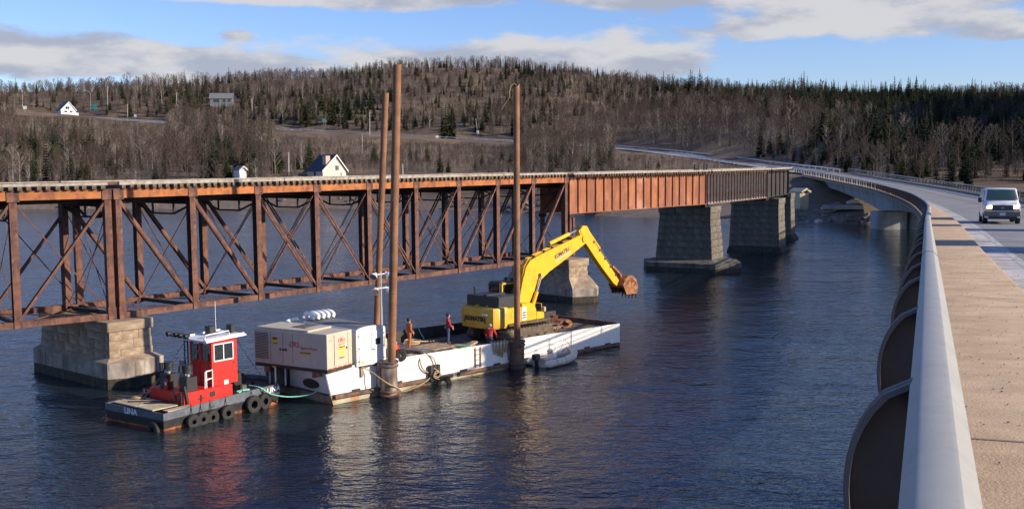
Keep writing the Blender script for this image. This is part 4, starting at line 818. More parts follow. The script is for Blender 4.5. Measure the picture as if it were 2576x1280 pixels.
# spare toothed bucket
sp = thing('spare_bucket', 'rusty toothed bucket lying on the barge head', 'bucket', bl(20.9, 2.6, dz(20)), BH + 15); sp.scale = (.72, .72, .6)
MB().xz([(-.5, .0), (.35, 0), (.6, .35), (.45, .75), (.1, .95), (-.25, .85), (-.1, .6), (.2, .5), (.2, .25), (-.45, .12)], -.55, .55).build('shell', 'rust_metal', sp, bevel=.02)
for k in range(5): MB().prism([(-.3, -.5 + k * .25 - .05, .82), (-.3, -.5 + k * .25 + .05, .82), (-.75, -.5 + k * .25, .55)], (.02, 0, .12)).build('tooth', 'rust_metal', sp)
tag(MB().box((0, 0, .25), (.5, .3, .5)).box((0, 0, .55), (.2, .5, .1)).build('mooring_bitt', 'rust_metal'), 'dark rusty mooring bitt at the far corner of the barge head', 'bitt').location = bl(22, 4.4, dz(22))
# ================================================================ EXCAVATOR
XC = bl(15.2, 2.0, dz(15.2)); XH = 42.
ex = thing('excavator', 'yellow tracked excavator with raised boom on the barge', 'excavator', XC, XH)
# undercarriage: two tracks, frame
for s in (-1, 1):
    y = s * 1.25; pts = [(-2.1, .12), (-2.35, .42), (-2.2, .72), (-1.95, .84), (1.95, .84), (2.2, .72), (2.35, .42), (2.1, .12), (1.7, .0), (-1.7, .0)]
    tk = MB().xz(pts, y - .28, y + .28).build('track', 'mud', ex, bevel=.03)
    for k in range(15): MB().b2(-1.9 + k * .27 - .04, -1.9 + k * .27 + .04, y - .31, y + .31, .84, .90).build('track_shoe', 'mud', tk)
    for k in range(5): MB().cyl((-1.5 + k * .75, y - .30, .22), (-1.5 + k * .75, y + .30, .22), .16, .16, 12).build('roller', 'steel_dark', tk)
MB().b2(-1.2, 1.2, -1.0, 1.0, .35, .8).build('track_frame', 'mud', ex); MB().cyl((0, 0, .8), (0, 0, 1.02), .75, .75, 20).build('slew_ring', 'exc_black', ex)
# house
MB().b2(-2.0, 1.55, -1.45, 1.45, 1.02, 1.20).build('house_frame', 'exc_black', ex)
cw = [(-2.55, -1.48), (-2.95, -1.3), (-3.05, -.8), (-3.1, 0), (-3.05, .8), (-2.95, 1.3), (-2.55, 1.48), (-1.9, 1.48), (-1.9, -1.48)]
c_ = MB().loft([[(x * .985, y * .97, 1.0) for x, y in cw], [(x, y, 1.12) for x, y in cw], [(x, y, 2.14) for x, y in cw], [(x * .98, y * .97, 2.22) for x, y in cw]]).build('counterweight', 'exc_cast', ex, smooth=35)
text('lettering', 'KOMATSU', .36, 'decal_black', c_, (-3.118, .05, 1.55), (0, -1, 0), (0, 0, 1), 1.0, .02)
MB().b2(-3.12, -3.05, -.95, -.55, 1.80, 1.90).build('label', 'decal_white', c_)
for y in (-.75, .95): MB().cyl((-3.1, y, 1.36), (-3.06, y, 1.36), .05, .05, 10).build('lifting_eye', 'decal_black', c_)
for x, y in ((-2.5, .4), (-2.3, -.3)): MB().b2(x - .12, x + .12, y - .08, y + .08, 2.22, 2.3).build('lifting_lug', 'exc_yellow', c_)
MB().b2(-2.4, -.55, -1.15, 1.42, 2.12, 2.84).build('engine_hood', 'exc_black', ex, bevel=.05); MB().b2(-2.3, -.7, -.2, .1, 2.84, 2.9).build('hood_rib', 'exc_black', ex)
MB().tube([(-1.9, 1.15, 2.84), (-1.9, 1.15, 3.1), (-2.0, 1.15, 3.25)], .06, 8).build('exhaust_pipe', 'exc_black', ex)
sp_ = MB().b2(-1.9, -.6, -1.46, -.5, 1.2, 2.12).build('side_door', 'exc_yellow', ex, bevel=.03)
MB().b2(-1.5, -1.1, -1.475, -1.455, 1.5, 2.0).build('door_grille', 'exc_cast', sp_)
MB().xz([(-.58, 1.2), (.75, 1.2), (.75, 1.85), (.6, 2.12), (.35, 2.25), (-.58, 2.3)], -1.46, -.55).build('fuel_tank', 'exc_yellow', ex, bevel=.04)
MB().b2(-.6, -.2, -1.475, -1.462, 1.3, 2.1).build('label_plate', 'decal_white', ex)
for z in (1.45, 1.6, 1.75): MB().b2(-.56, -.24, -1.48, -1.474, z - .04, z + .04).build('label_print', 'decal_black', ex)
MB().xz([(.76, 1.2), (1.5, 1.2), (1.5, 1.5), (1.42, 1.62), (.78, 1.62)], -1.46, -.6).build('tool_box', 'exc_yellow', ex, bevel=.03)
MB().b2(-1.9, 1.9, -1.62, -.9, 1.08, 1.18).build('step_deck', 'mud', ex)
MB().tube([(1.42, -1.3, 1.6), (1.42, -1.3, 2.1), (1.42, -.8, 2.1), (1.42, -.8, 1.6)], .025, 6).build('handrail', 'exc_yellow', ex); MB().b2(1.45, 1.6, -1.5, -1.3, 1.62, 1.9).build('mirror', 'hatch_tan', ex)
# cab
cb = MB().xz([(-.35, 1.2), (1.55, 1.2), (1.6, 1.9), (1.25, 3.4), (-.3, 3.46)], .5, 1.46).build('cab', 'exc_black', ex, bevel=.05)
MB().b2(-.42, -.32, .52, 1.44, 1.25, 3.38).build('cab_post', 'exc_black', cb)
for y in (.48, 1.475): MB().xz([(-.1, 1.95), (1.28, 1.95), (1.08, 3.25), (-.1, 3.28)], y - .004, y + .004).build('cab_window', 'glass_dark', cb)
for a, b in (((-.22, 3.3), (-.22, 1.3)), ((-.22, 3.33), (1.15, 3.28))): MB().beam((a[0], .465, a[1]), (b[0], .465, b[1]), .04, .1).build('cab_frame', 'exc_yellow', cb)
MB().b2(-.45, -.42, .6, 1.35, 2.3, 3.28).build('rear_window', 'glass_dark', cb)
for x, y in ((.9, .7), (.9, 1.2)): MB().b2(x - .06, x + .06, y - .07, y + .07, 3.43, 3.6).build('work_lamp', 'exc_black', cb)
# boom
BT = [(.0, 1.75), (.12, 2.35), (.50, 3.6), (.80, 4.35), (1.2, 4.72), (2.0, 4.98), (4.2, 5.52), (6.25, 6.02), (6.75, 6.02), (6.95, 5.72), (6.75, 5.45), (5.6, 4.95), (4.2, 4.36), (3.0, 3.88), (2.25, 3.46), (1.68, 2.95), (1.08, 2.1), (.55, 1.55), (.2, 1.5)]
bm_ = MB().xz(BT, -.62, -.12).build('boom', 'exc_yellow', ex, bevel=.02)
text('lettering', 'KOMATSU', .34, 'decal_blue', bm_, (4.25, -.628, 4.98), Vector((.93, 0, .30)), Vector((-.30, 0, .93)), .95, .012)
MB().prism([(3.7, -.626, 4.48), (5.2, -.626, 5.0), (5.17, -.626, 5.07), (3.67, -.626, 4.55)], (0, .004, 0)).build('stripe', 'decal_pale', bm_)
for dx in (0, .12, -.12):
    MB().tube([(.3, -.37 + dx, 2.9), (.75, -.37 + dx, 4.4), (1.15, -.37 + dx, 4.83), (2.2, -.37 + dx, 5.12), (3.6, -.37 + dx, 5.45)], .028, 6).build('hydraulic_pipe', 'exc_yellow', bm_)
for s in (1.6, 2.6, 3.4, 4.4, 5.3): MB().b2(s - .06, s + .06, -.6, -.14, 4.86 + (s - 1.6) * .245, 5.02 + (s - 1.6) * .245).build('pipe_clamp', 'exc_black', bm_)
MB().cyl((2.05, -.66, 3.75), (2.05, -.08, 3.75), .13, .13, 12).build('pivot_pin', 'exc_black', bm_)
MB().cyl((6.55, -.70, 5.78), (6.55, -.04, 5.78), .22, .22, 14).build('pivot_pin', 'exc_yellow', bm_)
for y in (-.76, .02):
    MB().cyl((1.0, y, 1.55), (1.62, y, 2.75), .12, .12, 12).build('boom_cylinder', 'exc_yellow', ex, smooth=40); MB().cyl((1.62, y, 2.75), (2.05, y, 3.7), .065, .065, 10).build('cylinder_rod', 'chrome', ex, smooth=40)
# arm with its cylinder
MB().cyl((3.3, -.37, 5.62), (5.25, -.37, 6.12), .13, .13, 12).build('arm_cylinder', 'exc_yellow', ex, smooth=40); MB().cyl((5.25, -.37, 6.12), (6.5, -.37, 6.42), .07, .07, 10).build('cylinder_rod', 'chrome', ex, smooth=40)
AR = [(6.05, 6.30), (6.45, 6.62), (6.95, 6.58), (7.15, 6.35), (7.75, 5.45), (8.6, 4.6), (9.6, 3.62), (10.55, 2.62), (10.62, 2.38), (10.35, 2.25), (9.9, 2.5), (8.5, 3.75), (7.3, 4.95), (6.75, 5.5), (6.45, 5.75)]
am = MB().xz(AR, -.56, -.18).build('arm', 'exc_yellow', ex, bevel=.02)
MB().cyl((7.15, -.37, 6.3), (8.5, -.37, 4.98), .11, .11, 12).build('bucket_cylinder', 'exc_yellow', ex, smooth=40); MB().cyl((8.5, -.37, 4.98), (9.9, -.37, 3.65), .06, .06, 10).build('cylinder_rod', 'chrome', ex, smooth=40)
MB().cyl((6.55, -.60, 6.3), (6.55, -.14, 6.3), .3, .3, 16).build('arm_boss', 'exc_yellow', am)
for k in range(5): MB().b2(7.6 + k * .6, 7.75 + k * .6, -.6, -.52, 5.42 - k * .6, 5.55 - k * .6).build('grease_line_clip', 'exc_black', am)
# linkage and bucket
MB().beam((9.85, -.37, 3.7), (10.65, -.37, 3.15), .3, .14).build('linkage', 'bucket_rust', ex); MB().beam((10.65, -.37, 3.15), (10.9, -.37, 2.75), .34, .14).build('linkage', 'bucket_rust', ex)
bk = [(10.35, 2.35), (10.55, 2.75), (11.0, 3.0), (11.55, 2.95), (11.95, 2.6), (12.1, 2.1), (11.95, 1.62), (11.85, 1.62), (11.9, 2.1), (11.7, 2.45), (11.2, 2.55), (10.75, 2.3), (10.55, 2.15)]
B_ = MB().xz(bk, -1.0, .26).build('bucket', 'bucket_rust', ex, bevel=.015)
for y in (-1.0, .22): MB().xz([(10.5, 2.2), (10.75, 2.6), (11.3, 2.85), (11.8, 2.55), (11.98, 2.1), (11.85, 1.68), (10.75, 1.72)], y, y + .04).build('side_cheek', 'bucket_rust', B_)
for k in range(5): y = -.93 + k * .28; MB().prism([(11.9, y - .06, 1.66), (11.9, y + .06, 1.66), (11.82, y, 1.28)], (.12, 0, .02)).build('tooth', 'decal_black', B_)
for k in range(3): MB().b2(10.62 + .02 * k, 10.72, -.85 + .38 * k, -.78 + .38 * k, 1.75, 2.6).build('wear_rib', 'steel_dark', B_)
# ================================================================ TUG
T0 = Vector((-15.85, 47.37, 0)); TH = 37.5; UT, NT = hdir(TH)
def tl_(x, y, z=0.): p = T0 + UT * x + NT * y; return Vector((p.x, p.y, z))
tug = thing('tug_boat', 'small tug with red wheelhouse and grey black hull, named at bow and stern', 'tug boat', T0, TH)
W = 4.3
def hull_ring(ins, z_s, z_b, fl):
    st = [(-.05, 0), (1.5, 0), (4.5, 0), (6.75, .1), (7.5, 1.0), (7.7, W / 2), (7.5, W - 1.0), (6.6, W - .2), (4.5, W), (1.5, W), (-.3, W)]
    return [(x + (-ins * .6 if x > 6 else (ins * .6 if x < .5 else 0)), y + (ins if y < W / 2 else -ins if y > W / 2 else 0), z_s + (z_b - z_s) * max(0, min(1, x / 5))) for x, y in st]
MB().loft([hull_ring(.5, -.7, -.7, 0), hull_ring(.10, .0, .02, 0), hull_ring(.06, .10, .16, 0)]).build('boot_top', 'tug_boot', tug)
MB().loft([hull_ring(.06, .10, .16, 0), hull_ring(.02, .46, .56, 0)]).build('lower_hull', 'tug_black', tug)
MB().loft([hull_ring(.0, .462, .562, 0), hull_ring(.0, .82, 1.04, 0), hull_ring(.10, .82, 1.04, 0), hull_ring(.10, .56, .74, 0)]).build('bulwark', 'tug_grey', tug)
MB().loft([hull_ring(-.03, .43, .53, 0), hull_ring(-.03, .50, .60, 0)]).build('fender_band', 'tug_black', tug)
dk = hull_ring(.09, .66, .84, 0); MB().add(dk, [tuple(range(len(dk)))]).build('deck', 'tug_black', tug)
text('lettering', 'LINA', .38, 'decal_white', tug, (-.21, 2.35, .64), (.058, -1, 0), (0, 0, 1), 1.15, .012)
text('lettering', 'LINA', .36, 'decal_white', tug, (6.35, .045, .82), (1, .044, .05), (0, 0, 1), 1.1, .008)
# stern platform boards
for k, (x0, x1, y0, y1, a) in enumerate(((-.1, 1.25, .75, 2.0, 0), (-.12, 1.3, 2.05, 3.9, 0))): MB().b2(x0, x1, y0, y1, .86, .91).build('deck_board', 'hatch_tan', tug)
MB().b2(.25, 1.5, .08, .5, .84, .88).build('deck_board', 'hatch_tan', tug)
for a, b in (((.2, 3.2), (1.3, 1.6)), ((.4, 2.2), (1.35, 1.2))): MB().beam((a[0], a[1], .935), (b[0], b[1], .935), .07, .05).build('loose_batten', 'black_paint', tug)
# engine casing
MB().b2(1.45, 4.25, .55, 3.3, .70, 1.42).build('engine_casing', 'tug_red', tug, bevel=.02); MB().b2(2.9, 3.2, .535, .549, 1.0, 1.25).build('vent', 'black_paint', tug)
MB().b2(2.35, 2.45, .52, .549, .85, 1.2).b2(2.25, 2.55, .515, .53, 1.0, 1.05).build('cross_bracket', 'tug_black', tug)
for (x, y) in ((2.0, .95), (1.95, 2.4)):
    e = MB().b2(x - .3, x + .3, y - .3, y + .3, 1.421, 2.1).build('exhaust_housing', 'black_paint', tug, bevel=.015)
    MB().cyl((x, y, 2.1), (x, y, 2.28), .09, .09, 10).build('exhaust_neck', 'galv', e); MB().cyl((x, y, 2.26), (x, y, 2.66), .23, .23, 14).build('muffler', 'exc_black', e, smooth=40)
    MB().cyl((x - .28, y + .18, 2.3), (x - .28, y + .18, 2.62), .1, .1, 10).build('air_filter', 'black_paint', e)
for x, y in ((1.35, .62), (1.28, .95), (.95, 3.0)):
    MB().cyl((x, y, .75), (x, y, 1.45), .06, .06, 8).build('bitt', 'tug_black', tug)
MB().tube([(1.5, .58, 1.75), (1.62, .5, .9)], .09, 8).build('bitt_arm', 'tug_black', tug)
# wheelhouse: walls with openings framed by posts
wx0, wx1, wy0, wy1, wz0, wz1 = 3.22, 4.72, .75, 2.45, 1.43, 3.58
wh = MB().b2(wx0, wx1, wy0, wy1, wz0, 2.62).build('wheelhouse', 'tug_red', tug)
MB().b2(wx0, wx1, wy0, wy1, 3.46, wz1).build('header', 'tug_red', wh)
MB().b2(wx0 + .06, wx1 - .06, wy0 + .06, wy1 - .06, 2.63, 2.70).build('dashboard', 'black_paint', wh)
def wall_posts(pts): 
    for x, y, w, d in pts: MB().b2(x - w / 2, x + w / 2, y - d / 2, y + d / 2, 2.62, 3.46).build('window_post', 'tug_red', wh)
wall_posts([(wx0 + .07, wy0 + .07, .14, .14), (wx1 - .12, wy0 + .04, .24, .08), (wx0 + .04, (wy0 + wy1) / 2, .08, .2), (wx0 + .05, wy1 - .07, .1, .14), (wx1 - .05, wy1 - .05, .1, .1), (wx1 - .04, (wy0 + wy1) / 2, .08, .1)])
w1 = MB().b2(wx0 + .14, wx1 - .24, wy0 + .01, wy0 + .025, 2.62, 3.46).build('side_window', 'glass_dark', wh)
for z in (2.62, 3.43): MB().b2(wx0 + .12, wx1 - .22, wy0 - .02, wy0 + .03, z - .03, z + .03).build('window_frame', 'white_paint', w1)
for x in (wx0 + .14, wx0 + .70, wx1 - .24): MB().b2(x - .025, x + .025, wy0 - .02, wy0 + .03, 2.65, 3.40).build('window_frame', 'white_paint', w1)
for y0, y1 in ((wy0 + .2, 1.45), (1.72, wy1 - .16)):
    MB().b2(wx0 + .01, wx0 + .022, y0, y1, 2.62, 3.40).build('aft_window', 'glass_dark', wh)
MB().b2(wx0 - .02, wx0 - .002, 1.65, 2.3, 1.5, 2.55).build('aft_door', 'tug_red', wh)
MB().cyl((wx1 - .2, wy0 - .03, 2.42), (wx1 - .2, wy0, 2.42), .04, .04, 8).build('door_knob', 'black_paint', wh)
MB().b2(3.9, 4.15, wy0 - .015, wy0 - .002, 1.30, 1.62).build('white_patch', 'white_paint', wh)
rf = MB().prism([(wx0 - .45, wy0 - .25, wz1 + .02), (wx1 + .42, wy0 - .25, wz1 + .10), (wx1 + .42, wy1 + .25, wz1 + .10), (wx0 - .45, wy1 + .25, wz1 + .02)], (0, 0, .09)).build('roof', 'white_paint', tug, bevel=.015)
for y in (wy0 - .1, wy1 + .1): MB().beam((wx0 - .4, y, wz1 + .15), (wx1 + .38, y, wz1 + .22), .06, .06).build('roof_rail', 'white_paint', rf)
MB().tube([(wx0 - .1, 1.1, wz1 + .12), (wx0 - .05, 1.1, wz1 + .3), (wx1 - .2, 1.1, wz1 + .36), (wx1 - .15, 1.1, wz1 + .16)], .03, 6).build('grab_bar', 'white_paint', rf)
for x, y, w, h_ in ((4.05, 1.9, .34, .42), (4.95, 1.5, .2, .42)): MB().b2(x - w / 2, x + w / 2, y - .2, y + .2, wz1 + .16, wz1 + .16 + h_).build('roof_box', 'black_paint', rf)
# aft mast with lamps
ms = MB().tube([(2.85, 2.1, 1.42), (2.85, 2.1, 3.72)], .035, 6).build('mast', 'black_paint', tug)
for z in (1.9, 2.3, 2.7, 3.1, 3.5): MB().b2(2.83, 2.87, 2.1, 2.35, z - .015, z + .015).build('mast_rung', 'black_paint', ms)
MB().tube([(2.85, 2.36, 1.42), (2.85, 2.36, 3.72)], .03, 6).build('mast_leg', 'black_paint', ms); MB().tube([(2.5, 1.5, 3.78), (2.5, 3.1, 3.80)], .03, 6).build('lamp_bar', 'black_paint', ms)
for y in (1.55, 2.0, 2.35, 2.95): MB().tube([(2.6, y, 3.92), (2.5, y, 3.92), (2.36, y, 3.90), (2.30, y, 3.89)], [.05, .10, .12, .12], 10).build('searchlight', 'black_paint', ms, smooth=50)
# white handrails aft of the wheelhouse
for (x, y0, y1) in ((2.95, .70, 1.05), (2.72, 2.0, 2.55)):
    MB().tube([(x + .25, y0, 1.43), (x + .25, y0, 2.25), (x - .1, y0, 2.25), (x - .1, y0, 1.43)], .028, 6).build('handrail', 'white_paint', tug); MB().tube([(x + .25, y0, 1.85), (x - .1, y0, 1.85)], .022, 6).build('handrail_bar', 'white_paint', tug)
MB().tube([(3.2, .70, 2.25), (2.75, .66, 2.2), (2.72, .66, 1.43)], .028, 6).build('handrail', 'white_paint', tug); MB().tube([(3.2, .70, 1.85), (2.73, .66, 1.8)], .022, 6).build('handrail_bar', 'white_paint', tug)
MB().b2(3.15, 3.2, 2.75, 3.25, 1.42, 2.45).build('wing_board', 'plinth', tug)
MB().b2(5.3, 5.6, 1.2, 1.6, .84, 1.05).build('cleat_box', 'plinth_dark', tug)
for x, y in ((5.0, .9), (5.2, 2.6), (6.3, 1.6)): MB().cyl((x, y, .8), (x, y, 1.2), .09, .09, 10).build('bollard', 'tug_black', tug)
# things on the tug
fx = thing('fire_extinguisher', 'red fire extinguisher standing by the tug exhaust', 'fire extinguisher', tl_(1.55, 2.05, 1.42))
MB().tube([(0, 0, .02), (0, 0, .48), (0, 0, .56)], [.09, .09, .03], 12).build('cylinder', 'tug_red', fx, smooth=40); MB().b2(-.05, .05, -.02, .02, .56, .63).build('valve', 'black_paint', fx); MB().box((.0, -.092, .3), (.07, .01, .14)).build('label', 'decal_white', fx)
rng = ['first tyre from the stern hung low on the tug side', 'second tyre from the stern on the tug side', 'third tyre from the stern on the tug side', 'single middle tyre hung on the tug side', 'larger tyre below the tug bow lettering', 'foremost tyre on the tug side next to the barge']
for k, (x, z, r_) in enumerate(((1.4, .20, .26), (1.92, .22, .26), (2.46, .20, .26), (3.34, .23, .29), (4.9, .36, .34), (5.68, .36, .32))):
    p = tl_(x, -.17 + (.12 if x > 5.5 else 0), z); tyre(rng[k], p, -NT + UT * (.15 if x > 5.5 else 0), r_ - .02, .17, None)
    rope('tyre_lashing', 'lashing of the ' + rng[k], [p + Vector((0, 0, r_ - .06)), p + Vector((.02, -.02, r_ + .15)) + NT * .1, tl_(x + .05, .04, 1.0)], .022, 'rubber')
tyre('half sunk tyre under the tug stern corner', tl_(-.25, .5, .0), -UT + Vector((0, 0, .5)), .28, .15)
rope('mooring_line', 'pale turquoise line sagging from the tug bow to the barge corner', [tl_(5.35, .7, 1.12), tl_(5.5, .0, 1.06), tl_(5.9, -.25, .72), tl_(6.6, -.5, .48), bl(-.9, 1.4, .42), bl(-.45, .9, .55), bl(-.28, .6, .78)], .035, 'rope_teal', 'rope', 8)
rope('deck_line', 'turquoise rope heaped on the tug side deck', [tl_(4.35, .25, .98), tl_(4.6, .35, 1.02), tl_(4.4, .45, 1.0), tl_(4.8, .4, 1.03), tl_(5.0, .25, 1.03), tl_(4.6, .25, 1.05)], .04, 'rope_teal')
# winch tangle on the foredeck
random.seed(3)
wn_ = thing('deck_winch', 'brown rope heap on the winch of the tug foredeck', 'winch', tl_(5.7, 2.3, .85), TH)
MB().cyl((0, -.4, .35), (0, .4, .35), .25, .25, 14).build('drum', 'rust_metal', wn_); 
for s in (-1, 1): MB().cyl((0, s * .42, .35), (0, s * .46, .35), .38, .38, 14).build('drum_flange', 'tug_black', wn_)
MB().tube([(random.uniform(-.35, .35), random.uniform(-.4, .4), random.uniform(.3, .75)) for _ in range(22)], .05, 6).build('rope_heap', 'plank', wn_, smooth=60); MB().tube([(-.2, .1, .6), (-.6, .4, .5), (-.8, .5, .1)], .05, 6).build('rope_tail', 'rope_tan', wn_)
# ================================================================ INFLATABLE
rb = thing('inflatable_boat', 'beige inflatable boat with black outboard tied to the barge', 'boat', bl(14.45, -1.05, 0), BH - 2)
rt = [(-.35, -.72, .22), (0, -.72, .22), (1.6, -.72, .25), (2.5, -.58, .33), (3.1, -.2, .45), (3.2, 0, .48), (3.1, .2, .45), (2.5, .58, .33), (1.6, .72, .25), (0, .72, .22), (-.35, .72, .22)]
MB().tube(rt, [.10, .22, .23, .22, .21, .20, .21, .22, .23, .22, .10], 12).build('tube', 'rib_tube', rb, smooth=60)
MB().prism([(0, -.55, .05), (2.4, -.45, .1), (3.0, 0, .2), (2.4, .45, .1), (0, .55, .05)], (0, 0, .06)).build('floor', 'gen_dark', rb); MB().b2(-.02, .06, -.55, .55, .0, .5).build('transom', 'rib_tube', rb)
om = MB().b2(-.55, -.08, -.17, .17, .45, .80).build('outboard_motor', 'exc_black', rb, bevel=.05); MB().b2(-.35, -.18, -.07, .07, -.45, .45).build('motor_leg', 'exc_black', om)
MB().b2(1.0, 1.35, -.24, .24, .11, .85).build('console', 'white_paint', rb, bevel=.03); MB().torus((.95, 0, .8), (-1, 0, .5), .15, .02, 14, 6).build('steering_wheel', 'black_paint', rb)
MB().b2(.35, .75, -.25, .25, .11, .5).build('seat', 'rib_tube', rb, bevel=.03)
MB().tube([(1.2, -.22, .85), (1.25, -.2, 1.15), (1.25, .2, 1.15), (1.2, .22, .85)], .022, 6).build('grab_frame', 'galv', rb); MB().tube([(2.5, -.3, .5), (2.6, 0, .8), (2.5, .3, .5)], .02, 6).build('bow_frame', 'black_paint', rb)
for x in (.6, 1.4): MB().torus((x, -.72, .24), (1, 0, 0), .235, .014, 14, 5).build('tube_strap', 'gen_dark', rb)
rope('painter_line', 'thin painter from the inflatable bow to the barge side', [bl(17.6, -.95, .55), bl(17.8, -.6, .75), bl(17.9, -.08, 1.1)], .02, 'rope_tan')

# hoses on the excavator, wires and clutter on the tug
for k in range(4): MB().tube([(5.6 - .1 * k, -.55 + .12 * k, 5.72), (6.1, -.55 + .12 * k, 6.35 + .05 * k), (6.7, -.55 + .12 * k, 6.75 + .04 * k), (7.2, -.55 + .12 * k, 6.45)], .025, 6).build('hose', 'exc_black', ex, smooth=60)
for k in range(3): MB().tube([(.1, -.5 + .14 * k, 2.1), (-.35, -.5 + .14 * k, 2.7), (.1, -.5 + .14 * k, 3.1), (.42, -.5 + .14 * k, 3.2)], .028, 6).build('hose', 'exc_black', ex, smooth=60)
for a, b in (((3.0, 1.0, 3.75), (2.0, .95, 2.6)), ((4.9, 1.6, 4.1), (7.3, 2.1, 1.1)), ((2.85, 2.1, 3.7), (.1, 2.2, .9))): MB().tube([a, (Vector(a) + Vector(b)) / 2 + Vector((0, 0, -.12)), b], .012, 5).build('wire', 'black_paint', tug)
MB().tube([(4.6, 2.2, 3.7), (4.6, 2.2, 5.3)], .015, 5).build('aerial', 'white_paint', rf)
blob('coiled_line', 'brown coil of rope on the tug stern boards', 'rope', tl_(.9, 3.4, .98), (.32, .32, .1), 'rope_tan', 31)
blob('canvas_heap', 'dark crumpled canvas beside the tug wheelhouse foot', 'canvas', tl_(4.75, 3.0, .98), (.4, .35, .22), 'brown_trousers', 32)
tag(MB().tube([(0, 0, 0), (0, 0, .34), (0, 0, .33), (0, 0, .04)], [.13, .16, .145, .12], 12).build('bucket_pail', 'white_paint', smooth=40), 'white pail on the tug deck behind the wheelhouse', 'pail').location = tl_(5.0, 2.0, .86)
# ================================================================ PEOPLE
def person(label, loc, facing, J, cols, extra=None, sc=1.):
    """J: joint name -> position (x forward, y left, z up); one skinned body, clothes by body region"""
    t = thing('person', label, 'person', loc, facing)
    names = ['pelvis', 'waist', 'chest', 'neck', 'jaw', 'skull', 'crown']; rad = dict(pelvis=(.16, .13), waist=(.15, .12), chest=(.185, .13), neck=(.062, .062), jaw=(.075, .08), skull=(.092, .10), crown=(.06, .065))
    V = []; E_ = []; Rr = []; reg = []
    def add(p, r_, parent, rg): V.append(p); Rr.append(r_ if isinstance(r_, tuple) else (r_, r_)); reg.append(rg); (E_.append((parent, len(V) - 1)) if parent is not None else None); return len(V) - 1
    idx = {}
    for i, n in enumerate(names): idx[n] = add(J[n], rad[n], None if i == 0 else idx[names[i - 1]], 'skin' if i > 2 else ('top' if i else 'leg'))
    nose = add(Vector(J['skull']) + Vector(J.get('look', (.1, 0, 0))) * 1.12 + Vector((0, 0, -.03)), .018, idx['skull'], 'skin')
    for s, k in ((1, 'L'), (-1, 'R')):
        a = add(J['sh' + k], .085, idx['chest'], 'top'); b = add(J['el' + k], .062, a, 'top'); c = add(J['wr' + k], .046, b, 'top')
        w = Vector(J['wr' + k]); d = (w - Vector(J['el' + k])).normalized(); side = d.cross(Vector((0, 1, 0))); side = side.normalized() if side.length > .1 else Vector((1, 0, 0))
        palm = add(w + d * .07, (.042, .03), c, 'skin')
        for f in range(4): q = add(w + d * (.11) + side * ((f - 1.5) * .022), .012, palm, 'skin'); add(w + d * (.15 + .012 * (1.5 - abs(f - 1.3))) + side * ((f - 1.5) * .023) + Vector((.012, 0, -.01)), .009, q, 'skin')
        q = add(w + d * .06 + side * .055, .013, palm, 'skin'); add(w + d * .10 + side * .072, .010, q, 'skin')
        h = add(J['hip' + k], .115, idx['pelvis'], 'leg'); kn = add(J['kn' + k], .078, h, 'leg'); an = add(J['an' + k], .055, kn, 'leg')
        a_ = Vector(J['an' + k]); f_ = Vector(J.get('toe' + k, a_ + Vector((.17, 0, -.05)))); add(f_, (.05, .035), add(a_.lerp(f_, .45) + Vector((0, 0, -.01)), (.052, .045), an, 'foot'), 'foot')
    me = bpy.data.meshes.new('b'); me.from_pydata([tuple(Vector(v) * sc) for v in V], E_, []); ob = bpy.data.objects.new('b', me); COL.objects.link(ob)
    m = ob.modifiers.new('s', 'SKIN'); m.use_smooth_shade = True
    for i, sv in enumerate(me.skin_vertices[0].data): sv.radius = (Rr[i][0] * sc, Rr[i][1] * sc); sv.use_root = (i == 0)
    ob.modifiers.new('d', 'SUBSURF').levels = 1
    dg = bpy.context.evaluated_depsgraph_get(); body = bpy.data.meshes.new_from_object(ob.evaluated_get(dg)); bpy.data.objects.remove(ob)
    body.materials.clear(); keys = ['skin', 'top', 'leg', 'foot']
    for k in keys: body.materials.append(M[cols[k]])
    segs = [(Vector(V[a]) * sc, Vector(V[b]) * sc, reg[b]) for a, b in E_]
    for p in body.polygons:
        c = p.center; best = (1e9, 'top')
        for a, b, rg in segs:
            ab = b - a; k = max(0, min(1, (c - a).dot(ab) / max(ab.length_squared, 1e-9))); d = (c - a - ab * k).length
            if d < best[0]: best = (d, rg)
        p.material_index = keys.index(best[1]); p.use_smooth = True
    link('body', body, t)
    hd = Vector(J['crown']) * sc
    for nm, m_, r_, dz_ in extra or []:
        if nm == 'helmet':
            MB().tube([hd + Vector((0, 0, -.075)), hd + Vector((0, 0, -.04)), hd + Vector((0, 0, .03)), hd + Vector((0, 0, .065))], [.125, .122, .09, .02], 14).build('helmet', m_, t, smooth=60); MB().cyl(hd + Vector((.03, 0, -.085)), hd + Vector((.03, 0, -.075)), .15, .15, 14).build('helmet_brim', m_, t)
        elif nm == 'hair': MB().tube([hd + Vector((-.045, 0, -.14)), hd + Vector((-.03, 0, -.04)), hd + Vector((-.015, 0, .03)), hd + Vector((0, 0, .07))], [.07, .115, .095, .02], 12).build('hair', m_, t, smooth=60)
        elif nm == 'vest':
            c, p = Vector(J['chest']) * sc, Vector(J['waist']) * sc; MB().tube([p + (p - c) * .3, p, c, c + (c - p) * .35], [.19, .205, .22, .15], 14).build('vest', m_, t, smooth=60)
    return t
